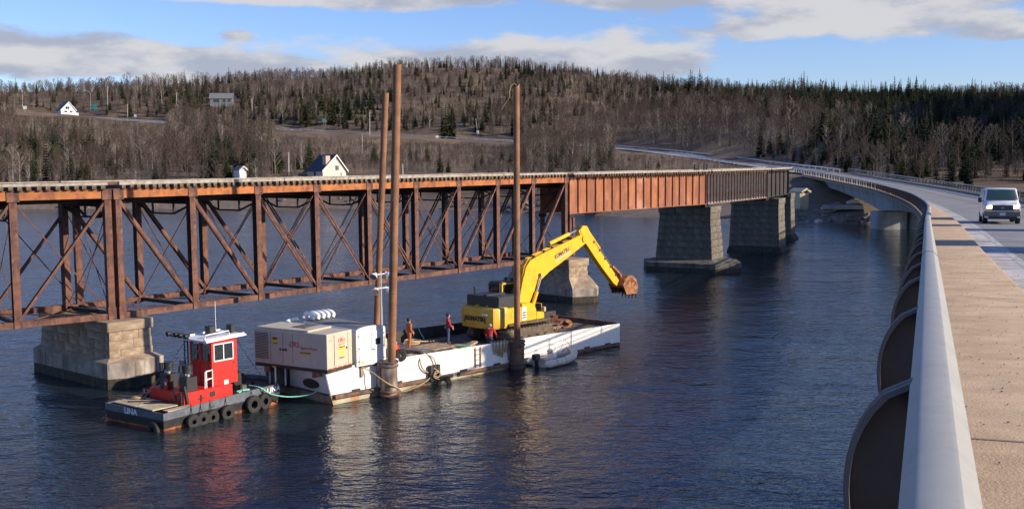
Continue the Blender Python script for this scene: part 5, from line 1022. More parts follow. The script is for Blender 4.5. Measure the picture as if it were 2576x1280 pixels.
def stand(lean=0., armL=((.02, .29, 1.16), (.14, .24, .95)), armR=((.02, -.29, 1.16), (.14, -.24, .95)), stride=.06, look=(.1, 0, 0)):
    return dict(pelvis=(0, 0, .95), waist=(.01, 0, 1.12), chest=(lean * .3, 0, 1.36), neck=(lean * .5, 0, 1.51), jaw=(lean * .6 + .02, 0, 1.57), skull=(lean * .6 + .02, 0, 1.65), crown=(lean * .6 + .01, 0, 1.72), look=look,
                shL=(lean * .3, .20, 1.43), elL=armL[0], wrL=armL[1], shR=(lean * .3, -.20, 1.43), elR=armR[0], wrR=armR[1],
                hipL=(0, .10, .90), knL=(stride + .02, .11, .49), anL=(stride, .12, .09), hipR=(0, -.10, .90), knR=(-stride + .04, -.11, .49), anR=(-stride, -.12, .09))
person('person in orange coveralls and dark helmet standing on the barge deck', bl(7.78, 2.92, dz(7.8) + .06), 62, stand(0, ((-.03, .28, 1.16), (.12, .2, 1.0)), ((-.03, -.28, 1.16), (.12, -.2, 1.0))), dict(skin='skin', top='orange_suit', leg='orange_suit', foot='boots'), [('helmet', 'black_paint', 0, 0), ('hair', 'hair_dark', 0, 0)], 1.03)
person('person in red jacket and blue jeans standing left of the excavator', bl(10.82, 2.95, dz(10.8) + .03), 70, stand(.04, ((.06, .27, 1.16), (.24, .12, 1.02)), ((.04, -.28, 1.15), (.2, -.2, .96))), dict(skin='skin', top='red_jacket', leg='jeans', foot='boots'), [('hair', 'hair_dark', 0, 0)], 1.03)
kneel = dict(pelvis=(-.12, 0, .42), waist=(-.04, 0, .58), chest=(.08, 0, .82), neck=(.14, 0, .96), jaw=(.18, 0, 1.01), skull=(.19, 0, 1.09), crown=(.18, 0, 1.16), look=(.1, 0, -.02), shL=(.08, .21, .88), elL=(.12, .34, .62), wrL=(.3, .28, .45), shR=(.08, -.21, .88), elR=(.12, -.34, .62), wrR=(.3, -.28, .45),
             hipL=(-.1, .12, .38), knL=(.28, .18, .33), anL=(.12, .16, .07), hipR=(-.1, -.12, .38), knR=(.18, -.16, .08), anR=(-.2, -.15, .08), toeL=(.3, .17, .03), toeR=(-.33, -.15, .03))
person('person in red jacket and pale cap crouching by the right pile, back turned', bl(12.1, .75, dz(12) + .04), 20, kneel, dict(skin='skin', top='red_jacket', leg='jeans', foot='boots'), [('helmet', 'rib_tube', 0, 0)], 1.05)
person('person in orange life vest crouching behind the tallest pile', bl(4.5, .42, dz(4.5) + .10), 130, kneel, dict(skin='skin', top='red_jacket', leg='jeans', foot='boots'), [('vest', 'vest_orange', 0, 0), ('hair', 'hair_dark', 0, 0)], .98)
# ================================================================ VAN ON THE BRIDGE
iv = next(i for i, p in enumerate(HS) if p.y > 64.5); vp = hp(iv, 4.05, -1.216); vt = HS[iv + 1] - HS[iv - 1]; vh = math.degrees(math.atan2(vt.x, vt.y)) + 180
van = thing('van', 'white van with lit headlights driving towards the camera', 'van', vp, vh)
van.rotation_euler = (0, math.atan2(-(HS[iv - 1].z - HS[iv + 1].z), 5.0), math.pi / 2 - R(vh))
secs = [(-2.75, .99, 1.0, 2.02, .86), (-2.6, 1.0, 1.12, 2.08, .87), (.9, 1.0, 1.15, 2.10, .86), (1.22, 1.0, 1.16, 2.02, .84), (1.95, .985, 1.12, 1.36, .9), (2.45, .96, 1.02, 1.20, .86), (2.66, .93, .95, 1.12, .80), (2.70, .92, .8, 1.0, .82)]
MB().loft([[(x, s * w_, z_) for s, w_, z_ in ((1, w * .95, .36), (1, w, .62), (1, w, zb), (1, wt_, zt_ - .10), (1, wt_ * .9, zt_ - .02), (0, 0, zt_), (-1, wt_ * .9, zt_ - .02), (-1, wt_, zt_ - .10), (-1, w, zb), (-1, w, .62), (-1, w * .95, .36))] for x, w, zb, zt_, wt_ in secs]).build('body', 'van_white', van, smooth=35)
wsA = [(1.245, -.74, 1.98), (1.30, 0, 2.0), (1.245, .74, 1.98)]; wsB = [(1.93, -.86, 1.375), (2.0, 0, 1.385), (1.93, .86, 1.375)]
off = Vector((.012, 0, .012)); ws = MB().strip([Vector(p) + off for p in wsA], [Vector(p) + off for p in wsB]).build('windshield', 'glass_van', van) if False else None
def glass_van():
    m = bpy.data.materials.new('glass_van'); m.use_nodes = True; b = m.node_tree.nodes['Principled BSDF']; b.inputs['Base Color'].default_value = (.05, .10, .10, 1); b.inputs['Roughness'].default_value = .05; b.inputs['Transmission Weight'].default_value = .35; b.inputs['IOR'].default_value = 1.45; M['glass_van'] = m
glass_van()
ws = MB().strip([Vector(p) + off for p in wsA], [Vector(p) + off for p in wsB]).build('windshield', 'glass_van', van, smooth=40)
for y in (-.3, .42): MB().tube([(1.93, y, 1.40), (1.72, y + .38, 1.62)], .012, 5).build('wiper', 'black_paint', ws)
for s in (-1, 1):
    MB().add([(.35, s * .985, 1.22), (1.55, s * .965, 1.22), (1.15, s * .875, 1.9), (.4, s * .875, 1.92)], [(0, 1, 2, 3)]).build('side_window', 'glass_dark', van)
    mr_ = MB().box((1.55, s * 1.16, 1.38), (.1, .2, .28)).build('mirror', 'black_paint' if s < 0 else 'bumper_grey', van, bevel=.03); MB().beam((1.55, s * .98, 1.3), (1.55, s * 1.1, 1.34), .05, .05).build('mirror_arm', 'black_paint', mr_)
    h = MB().box((2.70, s * .70, .98), (.06, .26, .17)).build('headlight', 'head_lamp', van, bevel=.015); MB().box((2.69, s * .72, .835), (.05, .30, .09)).build('indicator', 'indicator', h)
    MB().box((2.5, s * .93, .95), (.3, .03, .1)).build('side_lamp', 'indicator', van)
    for x in (-1.75, 1.72):
        w = thing('x', 'x', 'x'); bpy.data.objects.remove(w)
        ty = MB().tube([(x, s * .74, .36), (x, s * .78, .36), (x, s * .96, .36), (x, s * 1.0, .36)], [.33, .36, .36, .33], 20).build('wheel', 'rubber', van, smooth=40); MB().cyl((x, s * 1.0, .36), (x, s * 1.006, .36), .2, .2, 14).build('rim', 'galv', ty)
g = MB().box((2.70, 0, .93), (.05, 1.12, .30)).build('grille', 'black_paint', van, bevel=.02)
for z in (.84, .93, 1.02): MB().box((2.728, 0, z), (.01, 1.08, .022)).build('grille_bar', 'bumper_grey', g)
MB().box((2.735, 0, .93), (.012, .16, .05)).build('badge', 'galv', g)
bp_ = MB().loft([[(2.55, s * 1.0, z) for s, z in ((-1, .45), (1, .45), (1, .74), (-1, .74))], [(2.78, s * .95, z) for s, z in ((-1, .45), (1, .45), (1, .74), (-1, .74))]]).build('bumper', 'bumper_grey', van, bevel=.03)
MB().box((2.785, 0, .58), (.012, .32, .16)).build('number_plate', 'decal_pale', bp_); MB().box((2.6, 0, .36), (.3, 1.5, .16)).build('air_dam', 'black_paint', van)
MB().box((-.2, 0, .5), (4.6, 1.7, .3)).build('underbody', 'black_paint', van)
MB().box((2.74, 0, 1.145), (.1, .34, .02)).build('bonnet_badge', 'gen_dark', van)
# ================================================================ FAR SHORE: HOUSES, POLES, SIGNS
def onter(px, py, dmin=200., dmax=1000.):
    d = FW + RT * ((px - 1288) / 2668) - UP * ((py - 640) / 2668); Y = dmin
    while Y < dmax:
        p = Vector((0, 0, EYE)) + d * (Y / d.y)
        if p.z < terrain(p.x, p.y): return p
        Y += 2
    return Vector((0, 0, EYE)) + d * (dmax / d.y)
def ground(p): return Vector((p[0], p[1], terrain(p[0], p[1])))
def house(name, label, loc, heading, L_, W_, hw, hr, wm, rm, skew=0., chimney=None, trim='house_white', wins=(), over=.5):
    t = thing(name, label, 'house', loc, heading)
    y0, y1 = -W_ / 2, W_ / 2; pk = skew
    MB().prism([(L_ / 2, y0, -1.5), (L_ / 2, y1, -1.5), (L_ / 2, y1, hw), (L_ / 2, pk, hw + hr), (L_ / 2, y0, hw)], (-L_, 0, 0)).build('wall', wm, t)
    sl0 = hr / (pk - y0); sl1 = hr / (y1 - pk)
    rf_ = MB()
    for ya, yb, za, zb in ((y0 - over, pk, hw - over * sl0, hw + hr), (pk, y1 + over, hw + hr, hw - over * sl1)):
        o = MB().prism([(L_ / 2 + .5, ya, za + .02), (L_ / 2 + .5, yb, zb + .02), (L_ / 2 + .5, yb, zb + .27), (L_ / 2 + .5, ya, za + .27)], (-L_ - 1, 0, 0)).build('roof', rm, t)
        MB().prism([(L_ / 2 + .52, ya, za - .16), (L_ / 2 + .52, yb, zb - .16), (L_ / 2 + .52, yb, zb + .3), (L_ / 2 + .52, ya, za + .3)], (.12, 0, 0)).build('barge_board', trim, o)
    for x, y, w, h_, z in wins:        # on the gable (x is None) or on a long side
        if x is None:
            o = MB().b2(L_ / 2 - .02, L_ / 2 + .06, y - w / 2 - .12, y + w / 2 + .12, z - .12, z + h_ + .12).build('window', trim, t); MB().b2(L_ / 2 + .05, L_ / 2 + .08, y - w / 2, y + w / 2, z, z + h_).build('pane', 'glass_dark', o); MB().b2(L_ / 2 + .075, L_ / 2 + .1, y - .05, y + .05, z, z + h_).build('mullion', trim, o)
        else:
            s = -1 if y < 0 else 1; Yw = y0 if s < 0 else y1
            o = MB().b2(x - w / 2 - .12, x + w / 2 + .12, Yw - .06, Yw + .06, z - .12, z + h_ + .12).build('window', trim, t); MB().b2(x - w / 2, x + w / 2, Yw - .08, Yw + .08, z, z + h_).build('pane', 'glass_dark', o)
    if chimney: cx_, cy_, w, h_ = chimney; MB().b2(cx_ - w / 2, cx_ + w / 2, cy_ - w * .4, cy_ + w * .4, 0, h_).build('chimney', 'brick_red', t)
    return t
p = ground(atY(822, 446, 332)); HOUSE1 = p
house('cottage', 'tan cottage with dark roof and wide chimney beyond the railway bridge', p + Vector((0, 0, -1.2)), 138, 9, 8.4, 3.2, 4.4, 'house_tan', 'shingle_dark', .6, (3.3, -2.1, 1.9, 7.5), wins=((None, .9, 1.2, 1.5, 3.0), (None, 2.4, .5, 1.6, .8), (0, -1, 1.2, 1.2, 1.4)))
p = ground(atY(165, 262, 640)); HOUSE2 = p
h2 = house('cottage', 'small white gabled cottage with deck on the upper left hillside', p + Vector((0, 0, .4)), 140, 9, 8.4, 2.6, 4.6, 'house_white', 'house_grey', .4, wins=((None, -.5, 2.2, 1.5, 3.0), (None, -1.5, 1.6, 1.5, .6), (None, 1.6, 1.6, 1.5, .6)))
MB().b2(4.6, 7.0, -5, 5, -1.2, -.2).build('deck_platform', 'house_white', h2); MB().b2(6.9, 7.0, -5, 5, -.2, .8).build('deck_rail', 'house_white', h2)
p = ground(atY(558, 246, 690)); HOUSE3 = p
house('farmhouse', 'long grey house with sunlit gable among the upper trees', p + Vector((0, 0, .5)), 82, 14, 8, 4.0, 3.2, 'house_grey', 'roof_grey', 0, trim='house_grey', wins=((-3, -1, 3.5, 1.8, 1.4), (2, -1, 1.6, 1.6, 1.6), (5, -1, 1.6, 1.6, 1.6)))
p = ground(atY(605, 452, 326)); HOUSE4 = p
house('garden_shed', 'small white shed with grey roof just above the railway deck', p, 135, 3.0, 2.4, 2.6, .9, 'house_white', 'roof_grey', 0, over=.25)
p = ground(atY(2011, 517, 216)); SHED = p
sh_ = house('signal_shed', 'cream metal shed under the highway bridge on the far bank', p + Vector((0, 0, .2)), 150, 2.6, 2.4, 2.7, .6, 'hatch_tan', 'hatch_tan', 0, over=.12, trim='hatch_tan')
for o in (bpy.data.objects[n] for n in [sh_.name]): o['category'] = 'shed'
def upole(label, px, py0, py1, Y=None, lean=0., arm=True, r=.16, mt='pole_grey', cat='utility pole'):
    b = onter(px, py1) if Y is None else ground(atY(px, py1, Y)); top = atY(px + lean, py0, b.y)
    t = thing('utility_pole', label, cat, b); H_ = top.z - b.z; q = Vector((top.x - b.x, 0, H_))
    MB().tube([(0, 0, -1), q], [r, r * .75], 8).build('pole', mt, t)
    if arm: MB().beam(q + Vector((-.9, .15, -.7)), q + Vector((.9, -.15, -.7)), .12, .12).build('crossarm', mt, t)
    return t
for lb, *a in (('pale utility pole right of the white hillside cottage', 270, 217, 266), ('pale utility pole left of the long grey house', 444, 233, 284), ('short utility pole beside the hill road at left', 321, 262, 300), ('utility pole right of the long grey house', 634, 248, 296),
               ('short utility pole far left of the white cottage', 56, 237, 268), ('utility pole above the hill road left of the piles', 930, 281, 338), ('pale utility pole on the brushy slope below the road', 911, 337, 385), ('pale utility pole left of the tan cottage', 726, 383, 440), ('dark post right of the tallest pile on the lawn', 1013, 412, 442)):
    upole(lb, *a, arm=a[0] in (270, 444, 634, 930), r=.2 if a[0] != 911 else .15, Y=330 if a[0] in (726, 1013) else None)
upole('leaning pale utility pole beside the hill road', 1203, 299, 346, None, -6, False)
sl = upole('curved street lamp right of the white cottage', 228, 234, 284, None, 0, False, .12, 'galv', 'street lamp'); q = sl.children[0]; z_ = max(v.co.z for v in q.data.vertices)
MB().tube([(0, 0, z_), (-.6, 0, z_ + 1.0), (-1.8, 0, z_ + 1.4), (-3.0, 0, z_ + 1.3)], [.1, .09, .08, .16], 8).build('lamp_arm', 'galv', sl)
sl2 = upole('small street lamp above the road among birches', 1497, 337, 364, None, 0, False, .1, 'galv', 'street lamp'); z_ = max(v.co.z for v in sl2.children[0].data.vertices)
MB().tube([(0, 0, z_), (.6, 0, z_ + 1.2), (2.2, 0, z_ + 2.0)], [.1, .08, .12], 8).build('lamp_arm', 'galv', sl2)
def sign(label, px, py, w, h_, m_, post=2.2, dpy=10, Y=None):
    b = onter(px, py + dpy) if Y is None else ground(atY(px, py + dpy, Y)); c = atY(px, py, b.y - .5); t = thing('road_sign', label, 'sign', b); k = b.y / 2668
    cz = c.z - b.z; MB().box((0, -.1, cz), (w * k, .08, h_ * k)).build('panel', m_, t); MB().b2(-.06, .06, -.04, .06, -.8, cz).build('post', 'pole_grey', t); return t
sign('teal sign board right of the street lamp at upper left', 238, 269, 14, 12, 'teal'); sign('small white sign far left below the white cottage', 63, 271, 9, 8, 'decal_white'); sign('small round topped sign on the left hill road', 341, 291, 6, 6, 'decal_white')
sign('white sign beside the leaning utility pole', 1202, 333, 6, 8, 'decal_white'); sign('small teal sign above the hill road', 815, 302, 8, 6, 'teal', dpy=30); sign('tall white sign among the birches on the road', 1388, 345, 7, 15, 'decal_white', dpy=14)
sign('wide low white sign under the street lamp', 1499, 350, 12, 4, 'decal_white', dpy=10); sign('tiny white sign near the road right of the piles', 1100, 344, 7, 5, 'decal_white', dpy=5)
# ---- far bank: rocks, slab, logs, boulders under the highway
random.seed(21)
def rockmesh(seed, m_):
    random.seed(seed); b = bmesh.new(); bmesh.ops.create_icosphere(b, subdivisions=1, radius=1)
    for v in b.verts: v.co *= random.uniform(.7, 1.15); v.co.z *= .7
    me = bpy.data.meshes.new('rock'); b.to_mesh(me); b.free(); me.materials.append(M[m_]); return me
rk = MB()
rms = [rockmesh(60 + k, 'rock') for k in range(4)]
for k in range(1500):
    X = random.uniform(-230, 75); a0 = next((c for c in TC if c[0] > X / 270), TC[-1]); Y = None
    y = 190.
    while y < 330 and terrain(X, y) < random.uniform(-.1, 1.6): y += 2.5
    s = random.uniform(.25, .9) * (1.6 if random.random() < .06 else 1); me = rms[k % 4]; m4 = Matrix.Translation((X, y + random.uniform(-1, 3), terrain(X, y) + .1)) @ Matrix.Rotation(random.random() * 6, 4, 'Z') @ Matrix.Diagonal((s * random.uniform(.8, 1.6), s, s, 1))
    rk.add([m4 @ v.co for v in me.vertices], [tuple(p.vertices) for p in me.polygons])
stuff(tag(rk.build('shore_rocks', 'rock'), 'strip of dark and pale rocks along the far waterline', 'rocks'))
for k, (px, py, s, m_, lb) in enumerate(((2085, 522, 1.2, 'rock_pale', 'leftmost pale boulder on the bank behind the highway pier'), (2060, 548, 1.0, 'rock_pale', 'pale boulder at the waterline under the highway bridge'), (2035, 545, .8, 'rock', 'dark boulder at the waterline beside the far stone pier'), (2145, 500, 1.1, 'rock_pale', 'pale boulder high under the highway girder'), (2105, 512, 1.3, 'rock', 'brown boulder heap below the cream shed'))):
    p = ground(atY(px, py, 205 + (545 - py) * .35)); o = tag(link('boulder', rockmesh(80 + k, m_), None, p, (0, 0, k), (s * 1.5, s, s)), lb, 'boulder')
t = tag(MB().box((0, 0, 0), (7.5, 3, .8)).build('concrete_slab', 'concrete', bevel=.05), 'long pale concrete slab on the bank under the highway', 'slab'); t.matrix_world = Matrix.Translation(ground(atY(2120, 522, 212)) + Vector((0, 0, .6))) @ Matrix.Rotation(R(-8), 4, 'Z')
for k in range(6):
    p = ground(atY(2065 + k * 9, 520 + (k % 3) * 5, 212)); o = tag(MB().tube([(-1.6, 0, .3), (1.6, .4 * (k % 3 - 1), .3 + .25 * (k % 2))], .16, 7).build('driftwood_log', 'plank'), 'driftwood log lying on the far bank under the highway', 'log', 'driftwood logs on the far bank'); o.location = p; o.rotation_euler = (0, 0, k * 1.1)
# two guessed, unseen pillars added right of the road to cast its shadow bands
for k, (yy, lb) in enumerate(((36.5, 'nearer unseen pillar added right of the road to cast a shadow band'), (52.5, 'farther unseen pillar added right of the road to cast a shadow band'))):
    i = next(i for i, p in enumerate(HS) if p.y > yy); b = hp(i, OR_ + 3.2, -1.4); t = thing('shadow_pillar', lb, 'pillar', b)
    MB().b2(-.9, .9, -2.0 if k == 0 else -1.2, 2.0 if k == 0 else 1.2, -2, 7.5).build('shaft', 'rail_alu', t); MB().b2(-1.1, 1.1, -2.2 if k == 0 else -1.4, 2.2 if k == 0 else 1.4, 7.5, 7.8).build('cap', 'concrete', t)
# ================================================================ FOREST
random.seed(17)
def spruce_mesh(seed, full):
    random.seed(seed); cr = MB(); H_ = 10.; nl = 17
    for l in range(nl):
        f = l / (nl - 1); z = .7 + (H_ - .9) * f ** 1.0; R_ = (1.85 * full * (1 - f) ** .85 + .10) * random.uniform(.78, 1.12); n = max(4, int(11 * (1 - f) + 4)); ph = random.random() * 6
        for b in range(n):
            if random.random() < .10: continue
            a = ph + 2 * math.pi * b / n + random.uniform(-.25, .25); r_ = R_ * random.uniform(.65, 1.12); d = Vector((math.cos(a), math.sin(a), 0)); s = Vector((-d.y, d.x, 0)); dr = -.34 * r_ * random.uniform(.6, 1.3)
            tip = d * r_ + Vector((0, 0, z + dr)); mid = d * r_ * .55 + Vector((0, 0, z + dr * .25 + .06)); w = .30 * r_ + .12; base = Vector((0, 0, z + .12))
            cr.add([base, mid + s * w, tip, mid - s * w, mid + Vector((0, 0, -.28 * w - .12))], [(0, 1, 4), (0, 4, 3), (1, 2, 4), (4, 2, 3)])
            for q in (-1, 1):
                e = d * r_ * .72 + s * q * w * 1.25 + Vector((0, 0, z + dr * .8)); cr.add([mid, e, d * r_ * .85 + Vector((0, 0, z + dr * .9)), mid + Vector((0, 0, -.12))], [(0, 1, 2), (0, 3, 1)])
    cr.add([(0.1, 0, H_ - 1), (-.1, .1, H_ - 1), (-.1, -.1, H_ - 1), (0, 0, H_ + .3)], [(0, 1, 3), (1, 2, 3), (2, 0, 3)])
    tr_ = MB().tube([(0, 0, -.6), (0, 0, 3), (0, 0, H_ - .4)], [.17, .13, .02], 6); return tr_, cr
def bare_mesh(seed, spread, thick=1.):
    random.seed(seed); tr_ = MB(); cr = MB(); H_ = 10.
    lean = Vector((random.uniform(-.5, .5), random.uniform(-.5, .5), 0)); top = Vector((0, 0, H_ * .86)) + lean
    P_ = [Vector((0, 0, -.6)), Vector((0, 0, 2.6)) + lean * .15, Vector((0, 0, 5.6)) + lean * .5, top]; tr_.tube(P_, [.15 * thick, .12 * thick, .075 * thick, .02], 5)
    def onT(f): f *= 3; i = min(2, int(f)); return P_[i].lerp(P_[i + 1], f - i)
    for l in range(12):
        f = .30 + .66 * l / 11; b = onT(f); a = l * 2.4 + random.uniform(-.4, .4); L_ = (5.0 * spread) * (1.12 - f) * random.uniform(.75, 1.2) + .5
        d = Vector((math.cos(a) * .75, math.sin(a) * .75, random.uniform(.75, 1.15))).normalized(); e = b + d * L_; tr_.tube([b, b.lerp(e, .5) + Vector((0, 0, -.05 * L_)), e], [.05 * thick, .035 * thick, .012], 3)
        for k in range(7):
            g = .25 + .75 * k / 6; p = b.lerp(e, g); d2 = (d + Vector((random.uniform(-1, 1), random.uniform(-1, 1), random.uniform(-.2, .7))) * .8).normalized(); l2 = random.uniform(.5, 1.15) * (1.15 - .5 * g); q = p + d2 * l2
            s = d2.cross(Vector((random.uniform(-1, 1), random.uniform(-1, 1), .3))).normalized() * .030; cr.add([p - s, p + s, q], [(0, 1, 2)])
            for j in range(8):
                h = p.lerp(q, .25 + .75 * j / 7); d3 = (d2 + Vector((random.uniform(-1, 1), random.uniform(-1, 1), random.uniform(-.3, .9))) * .9).normalized(); r_ = h + d3 * random.uniform(.35, .75)
                s = d3.cross(Vector((random.uniform(-1, 1), random.uniform(-1, 1), random.uniform(-1, 1)))).normalized() * .026; cr.add([h - s, h + s, r_], [(0, 1, 2)])
    return tr_, cr
def variants(kind, n):
    out = []
    for k in range(n):
        if kind == 'spruce': a, b = spruce_mesh(100 + k, (1., .78, 1.2, .62)[k % 4]); out.append((a.mesh('trunk', 'bark_grey'), b.mesh('crown', ('needle', 'needle', 'needle_olive', 'needle')[k % 4])))
        else: a, b = bare_mesh(200 + k, (1., .72, 1.25, .85, 1.05)[k % 5], (.9, .7, 1.0, .85, .8)[k % 5]); out.append((a.mesh('trunk', ('bark_grey', 'bark_grey', 'bark_grey', 'bark_birch', 'bark_grey')[k % 5]), b.mesh('crown', ('twig', 'twig_red', 'twig', 'twig_pale', 'twig_red')[k % 5])))
    return out
VS, VB = variants('spruce', 4), variants('bare', 5)
ROADP = [(p.x, p.y) for p, z in ROAD]
def road_dist(X, Y): return math.sqrt(min((p[0] - X) ** 2 + (p[1] - Y) ** 2 for p in ROADP)) if Y > 225 else 99
def road_py(px):    # picture height of the visible hill road
    T_ = [(40, 283), (220, 290), (400, 308), (640, 325), (870, 334), (1290, 355), (1550, 369), (1700, 384), (1860, 402), (1990, 422)]
    if px < 40 or px > 1990: return None
    for (a, ya), (b, yb) in zip(T_, T_[1:]):
        if px <= b: return ya + (yb - ya) * (px - a) / (b - a)
BOX = [(136, 230, 188, 270, HOUSE2), (506, 210, 602, 250, HOUSE3), (752, 390, 892, 450, HOUSE1), (588, 418, 624, 455, HOUSE4), (262, 214, 278, 262, HOUSE2)]
cand = {'spruce': [], 'bare': []}
def gauss(px, py, cx_, cy_, wx, wy): return math.exp(-((px - cx_) / wx) ** 2 - ((py - cy_) / wy) ** 2)
yy = 236.
while yy < 940:
    step = 4.3 + (yy - 240) * .003; xx = -yy * .62 - 20
    while xx < yy * .66 + 20:
        X, Y = xx + random.uniform(-.5, .5) * step, yy + random.uniform(-.5, .5) * step; xx += step
        h = terrain(X, Y)
        if h < 3.4 or (Y < 285 and 35 < X < 84): continue
        rd = road_dist(X, Y)
        px, py = proj((X, Y, h))
        if rd < (15 if 690 < px < 1300 else 9.5): continue
        n1_ = vnoise(X * .012 + 5, Y * .012); n2_ = vnoise(X * .05, Y * .05 + 9)
        ps = .10 + .55 * max(0, n1_ - .45) + .25 * max(0, n2_ - .6)
        ps += .75 * gauss(px, py, 920, 290, 70, 70) + .5 * gauss(px, py, 1380, 190, 160, 18) + .55 * gauss(px, py, 330, 200, 330, 22) + .8 * gauss(px, py, 2150, 255, 430, 50) + .5 * gauss(px, py, 560, 400, 60, 40) + .35 * gauss(px, py, 150, 380, 120, 60) + .5 * gauss(px, py, 2450, 380, 300, 70) + .4 * gauss(px, py, 700, 300, 300, 30) + .4 * gauss(px, py, 500, 260, 150, 30)
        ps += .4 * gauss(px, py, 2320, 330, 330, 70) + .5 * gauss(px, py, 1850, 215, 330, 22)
        ps -= .5 * gauss(px, py, 1650, 330, 330, 45) + .3 * gauss(px, py, 250, 330, 250, 25) + .4 * gauss(px, py, 700, 200, 110, 30)
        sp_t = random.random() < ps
        ht = (random.uniform(6.0, 11.5) * (1.25 if random.random() < .15 else 1)) if sp_t else random.triangular(4.5, 13.5, 9)
        ht *= .58 + .56 * vnoise(X * .025, Y * .025 + 3)
        if Y < 330: ht *= .85
        if n2_ > .72: ht *= 1.15
        # open slope between the road and the shore, lawns and fields: only low brush
        rp_ = road_py(px); front_ = rp_ is not None and py > rp_ - 4
        if front_:
            lim = None
            if 690 < px < 1300 or px > 1545: lim = rp_ + 14
            elif px < 420: lim = rp_ + 5
            if lim is not None:
                mh = (py - lim) * Y / 2668
                if px > 690 and random.random() < .82: ht = random.uniform(1.4, 3.4); sp_t = sp_t and random.random() < .15
                if mh < .6: continue
                ht = min(ht, mh)
            if 880 < px < 1180 and 405 < py and Y < 345 and random.random() < .95: continue
        pt = py - ht * 2668 / Y; bad = False
        for x0, y0, x1, y1, hp_ in BOX:
            if x0 < px < x1 and Y < hp_.y + 7 and pt < y1 and py > y0 - 4: bad = True
            if (X - hp_.x) ** 2 + (Y - hp_.y) ** 2 < 100: bad = True
        if bad: continue
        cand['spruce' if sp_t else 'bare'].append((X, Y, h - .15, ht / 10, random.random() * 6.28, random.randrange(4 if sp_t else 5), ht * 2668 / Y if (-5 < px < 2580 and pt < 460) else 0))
    yy += step
for _ in range(9500):       # low brush between the trees and on the open slopes
    Y = 240 + 640 * random.random() ** 1.5; X = random.uniform(-.6, .6) * Y
    if _ % 3 == 0: Y = random.uniform(300, 560); X = random.uniform(-.23, .03) * Y
    elif _ % 7 == 0: Y = random.uniform(240, 420); X = random.uniform(.12, .52) * Y
    h = terrain(X, Y)
    if h < 3.2 or (Y < 285 and 35 < X < 84) or road_dist(X, Y) < 8.5: continue
    px, py = proj((X, Y, h)); ht = random.uniform(1.2, 3.2); rp_ = road_py(px)
    if rp_ is not None and py > rp_ and (px < 420 or 690 < px < 1300 or px > 1545): ht = min(ht, (py - rp_ - 8) * Y / 2668)
    if ht < .5 or (880 < px < 1180 and py > 412 and Y < 345) or any(x0 < px < x1 and Y < q.y + 5 and py > y0 and py - ht * 2668 / Y < y1 for x0, y0, x1, y1, q in BOX): continue
    cand['bare'].append((X, Y, h - .1, ht / 10, random.random() * 6.28, random.choice((0, 1, 2, 2, 4, 4, 1)), 0))
# single trees the photograph shows in front of the slope
for px, py, ty, Y, k, v in ((1107, 432, 362, 340, 'spruce', 0), (1128, 436, 396, 335, 'spruce', 2), (1213, 434, 374, 338, 'spruce', 0), (1195, 434, 392, 336, 'spruce', 1), (1342, 432, 354, 345, 'spruce', 3), (1416, 430, 348, 338, 'spruce', 0), (1525, 424, 366, 330, 'spruce', 1), (1462, 428, 398, 330, 'spruce', 2), (1690, 377, 344, 470, 'spruce', 0), (1708, 380, 346, 468, 'spruce', 0), (1757, 385, 336, 465, 'spruce', 2), (1872, 392, 326, 420, 'spruce', 3), (1540, 366, 306, 500, 'spruce', 0),
                           (537, 452, 352, 330, 'spruce', 0), (572, 452, 378, 327, 'spruce', 2), (505, 452, 388, 326, 'spruce', 1), (655, 448, 362, 330, 'spruce', 3), (632, 448, 372, 328, 'spruce', 1), (780, 440, 346, 355, 'spruce', 2), (752, 440, 360, 352, 'spruce', 0), (118, 456, 336, 335, 'spruce', 3), (88, 456, 372, 330, 'spruce', 1), (180, 456, 372, 330, 'spruce', 0), (1122, 342, 264, 545, 'spruce', 2), (1138, 342, 280, 545, 'spruce', 0), (2470, 455, 330, 290, 'spruce', 1), (2325, 440, 316, 310, 'spruce', 3), (2380, 450, 330, 300, 'spruce', 2), (1500, 340, 282, 560, 'spruce', 1),
                           (693, 446, 352, 332, 'bare', 3), (50, 462, 372, 322, 'bare', 3), (250, 460, 386, 322, 'bare', 1), (810, 420, 340, 380, 'bare', 3), (1440, 425, 336, 350, 'bare', 3), (1400, 425, 322, 360, 'bare', 1), (1478, 428, 348, 340, 'bare', 3), (1500, 428, 356, 335, 'bare', 1), (1370, 428, 332, 350, 'bare', 3), (1810, 310, 214, 640, 'bare', 2), (1408, 318, 284, 600, 'bare', 3), (830, 250, 172, 740, 'bare', 3)):
    p = ground(atY(px, py, Y)); ht = (atY(px, ty, Y).z - p.z) / 10; cand[k].append((p.x, p.y, p.z - .15, ht, random.random() * 6.28, v, 999 - len([q for q in cand[k] if q[6] > 700])))
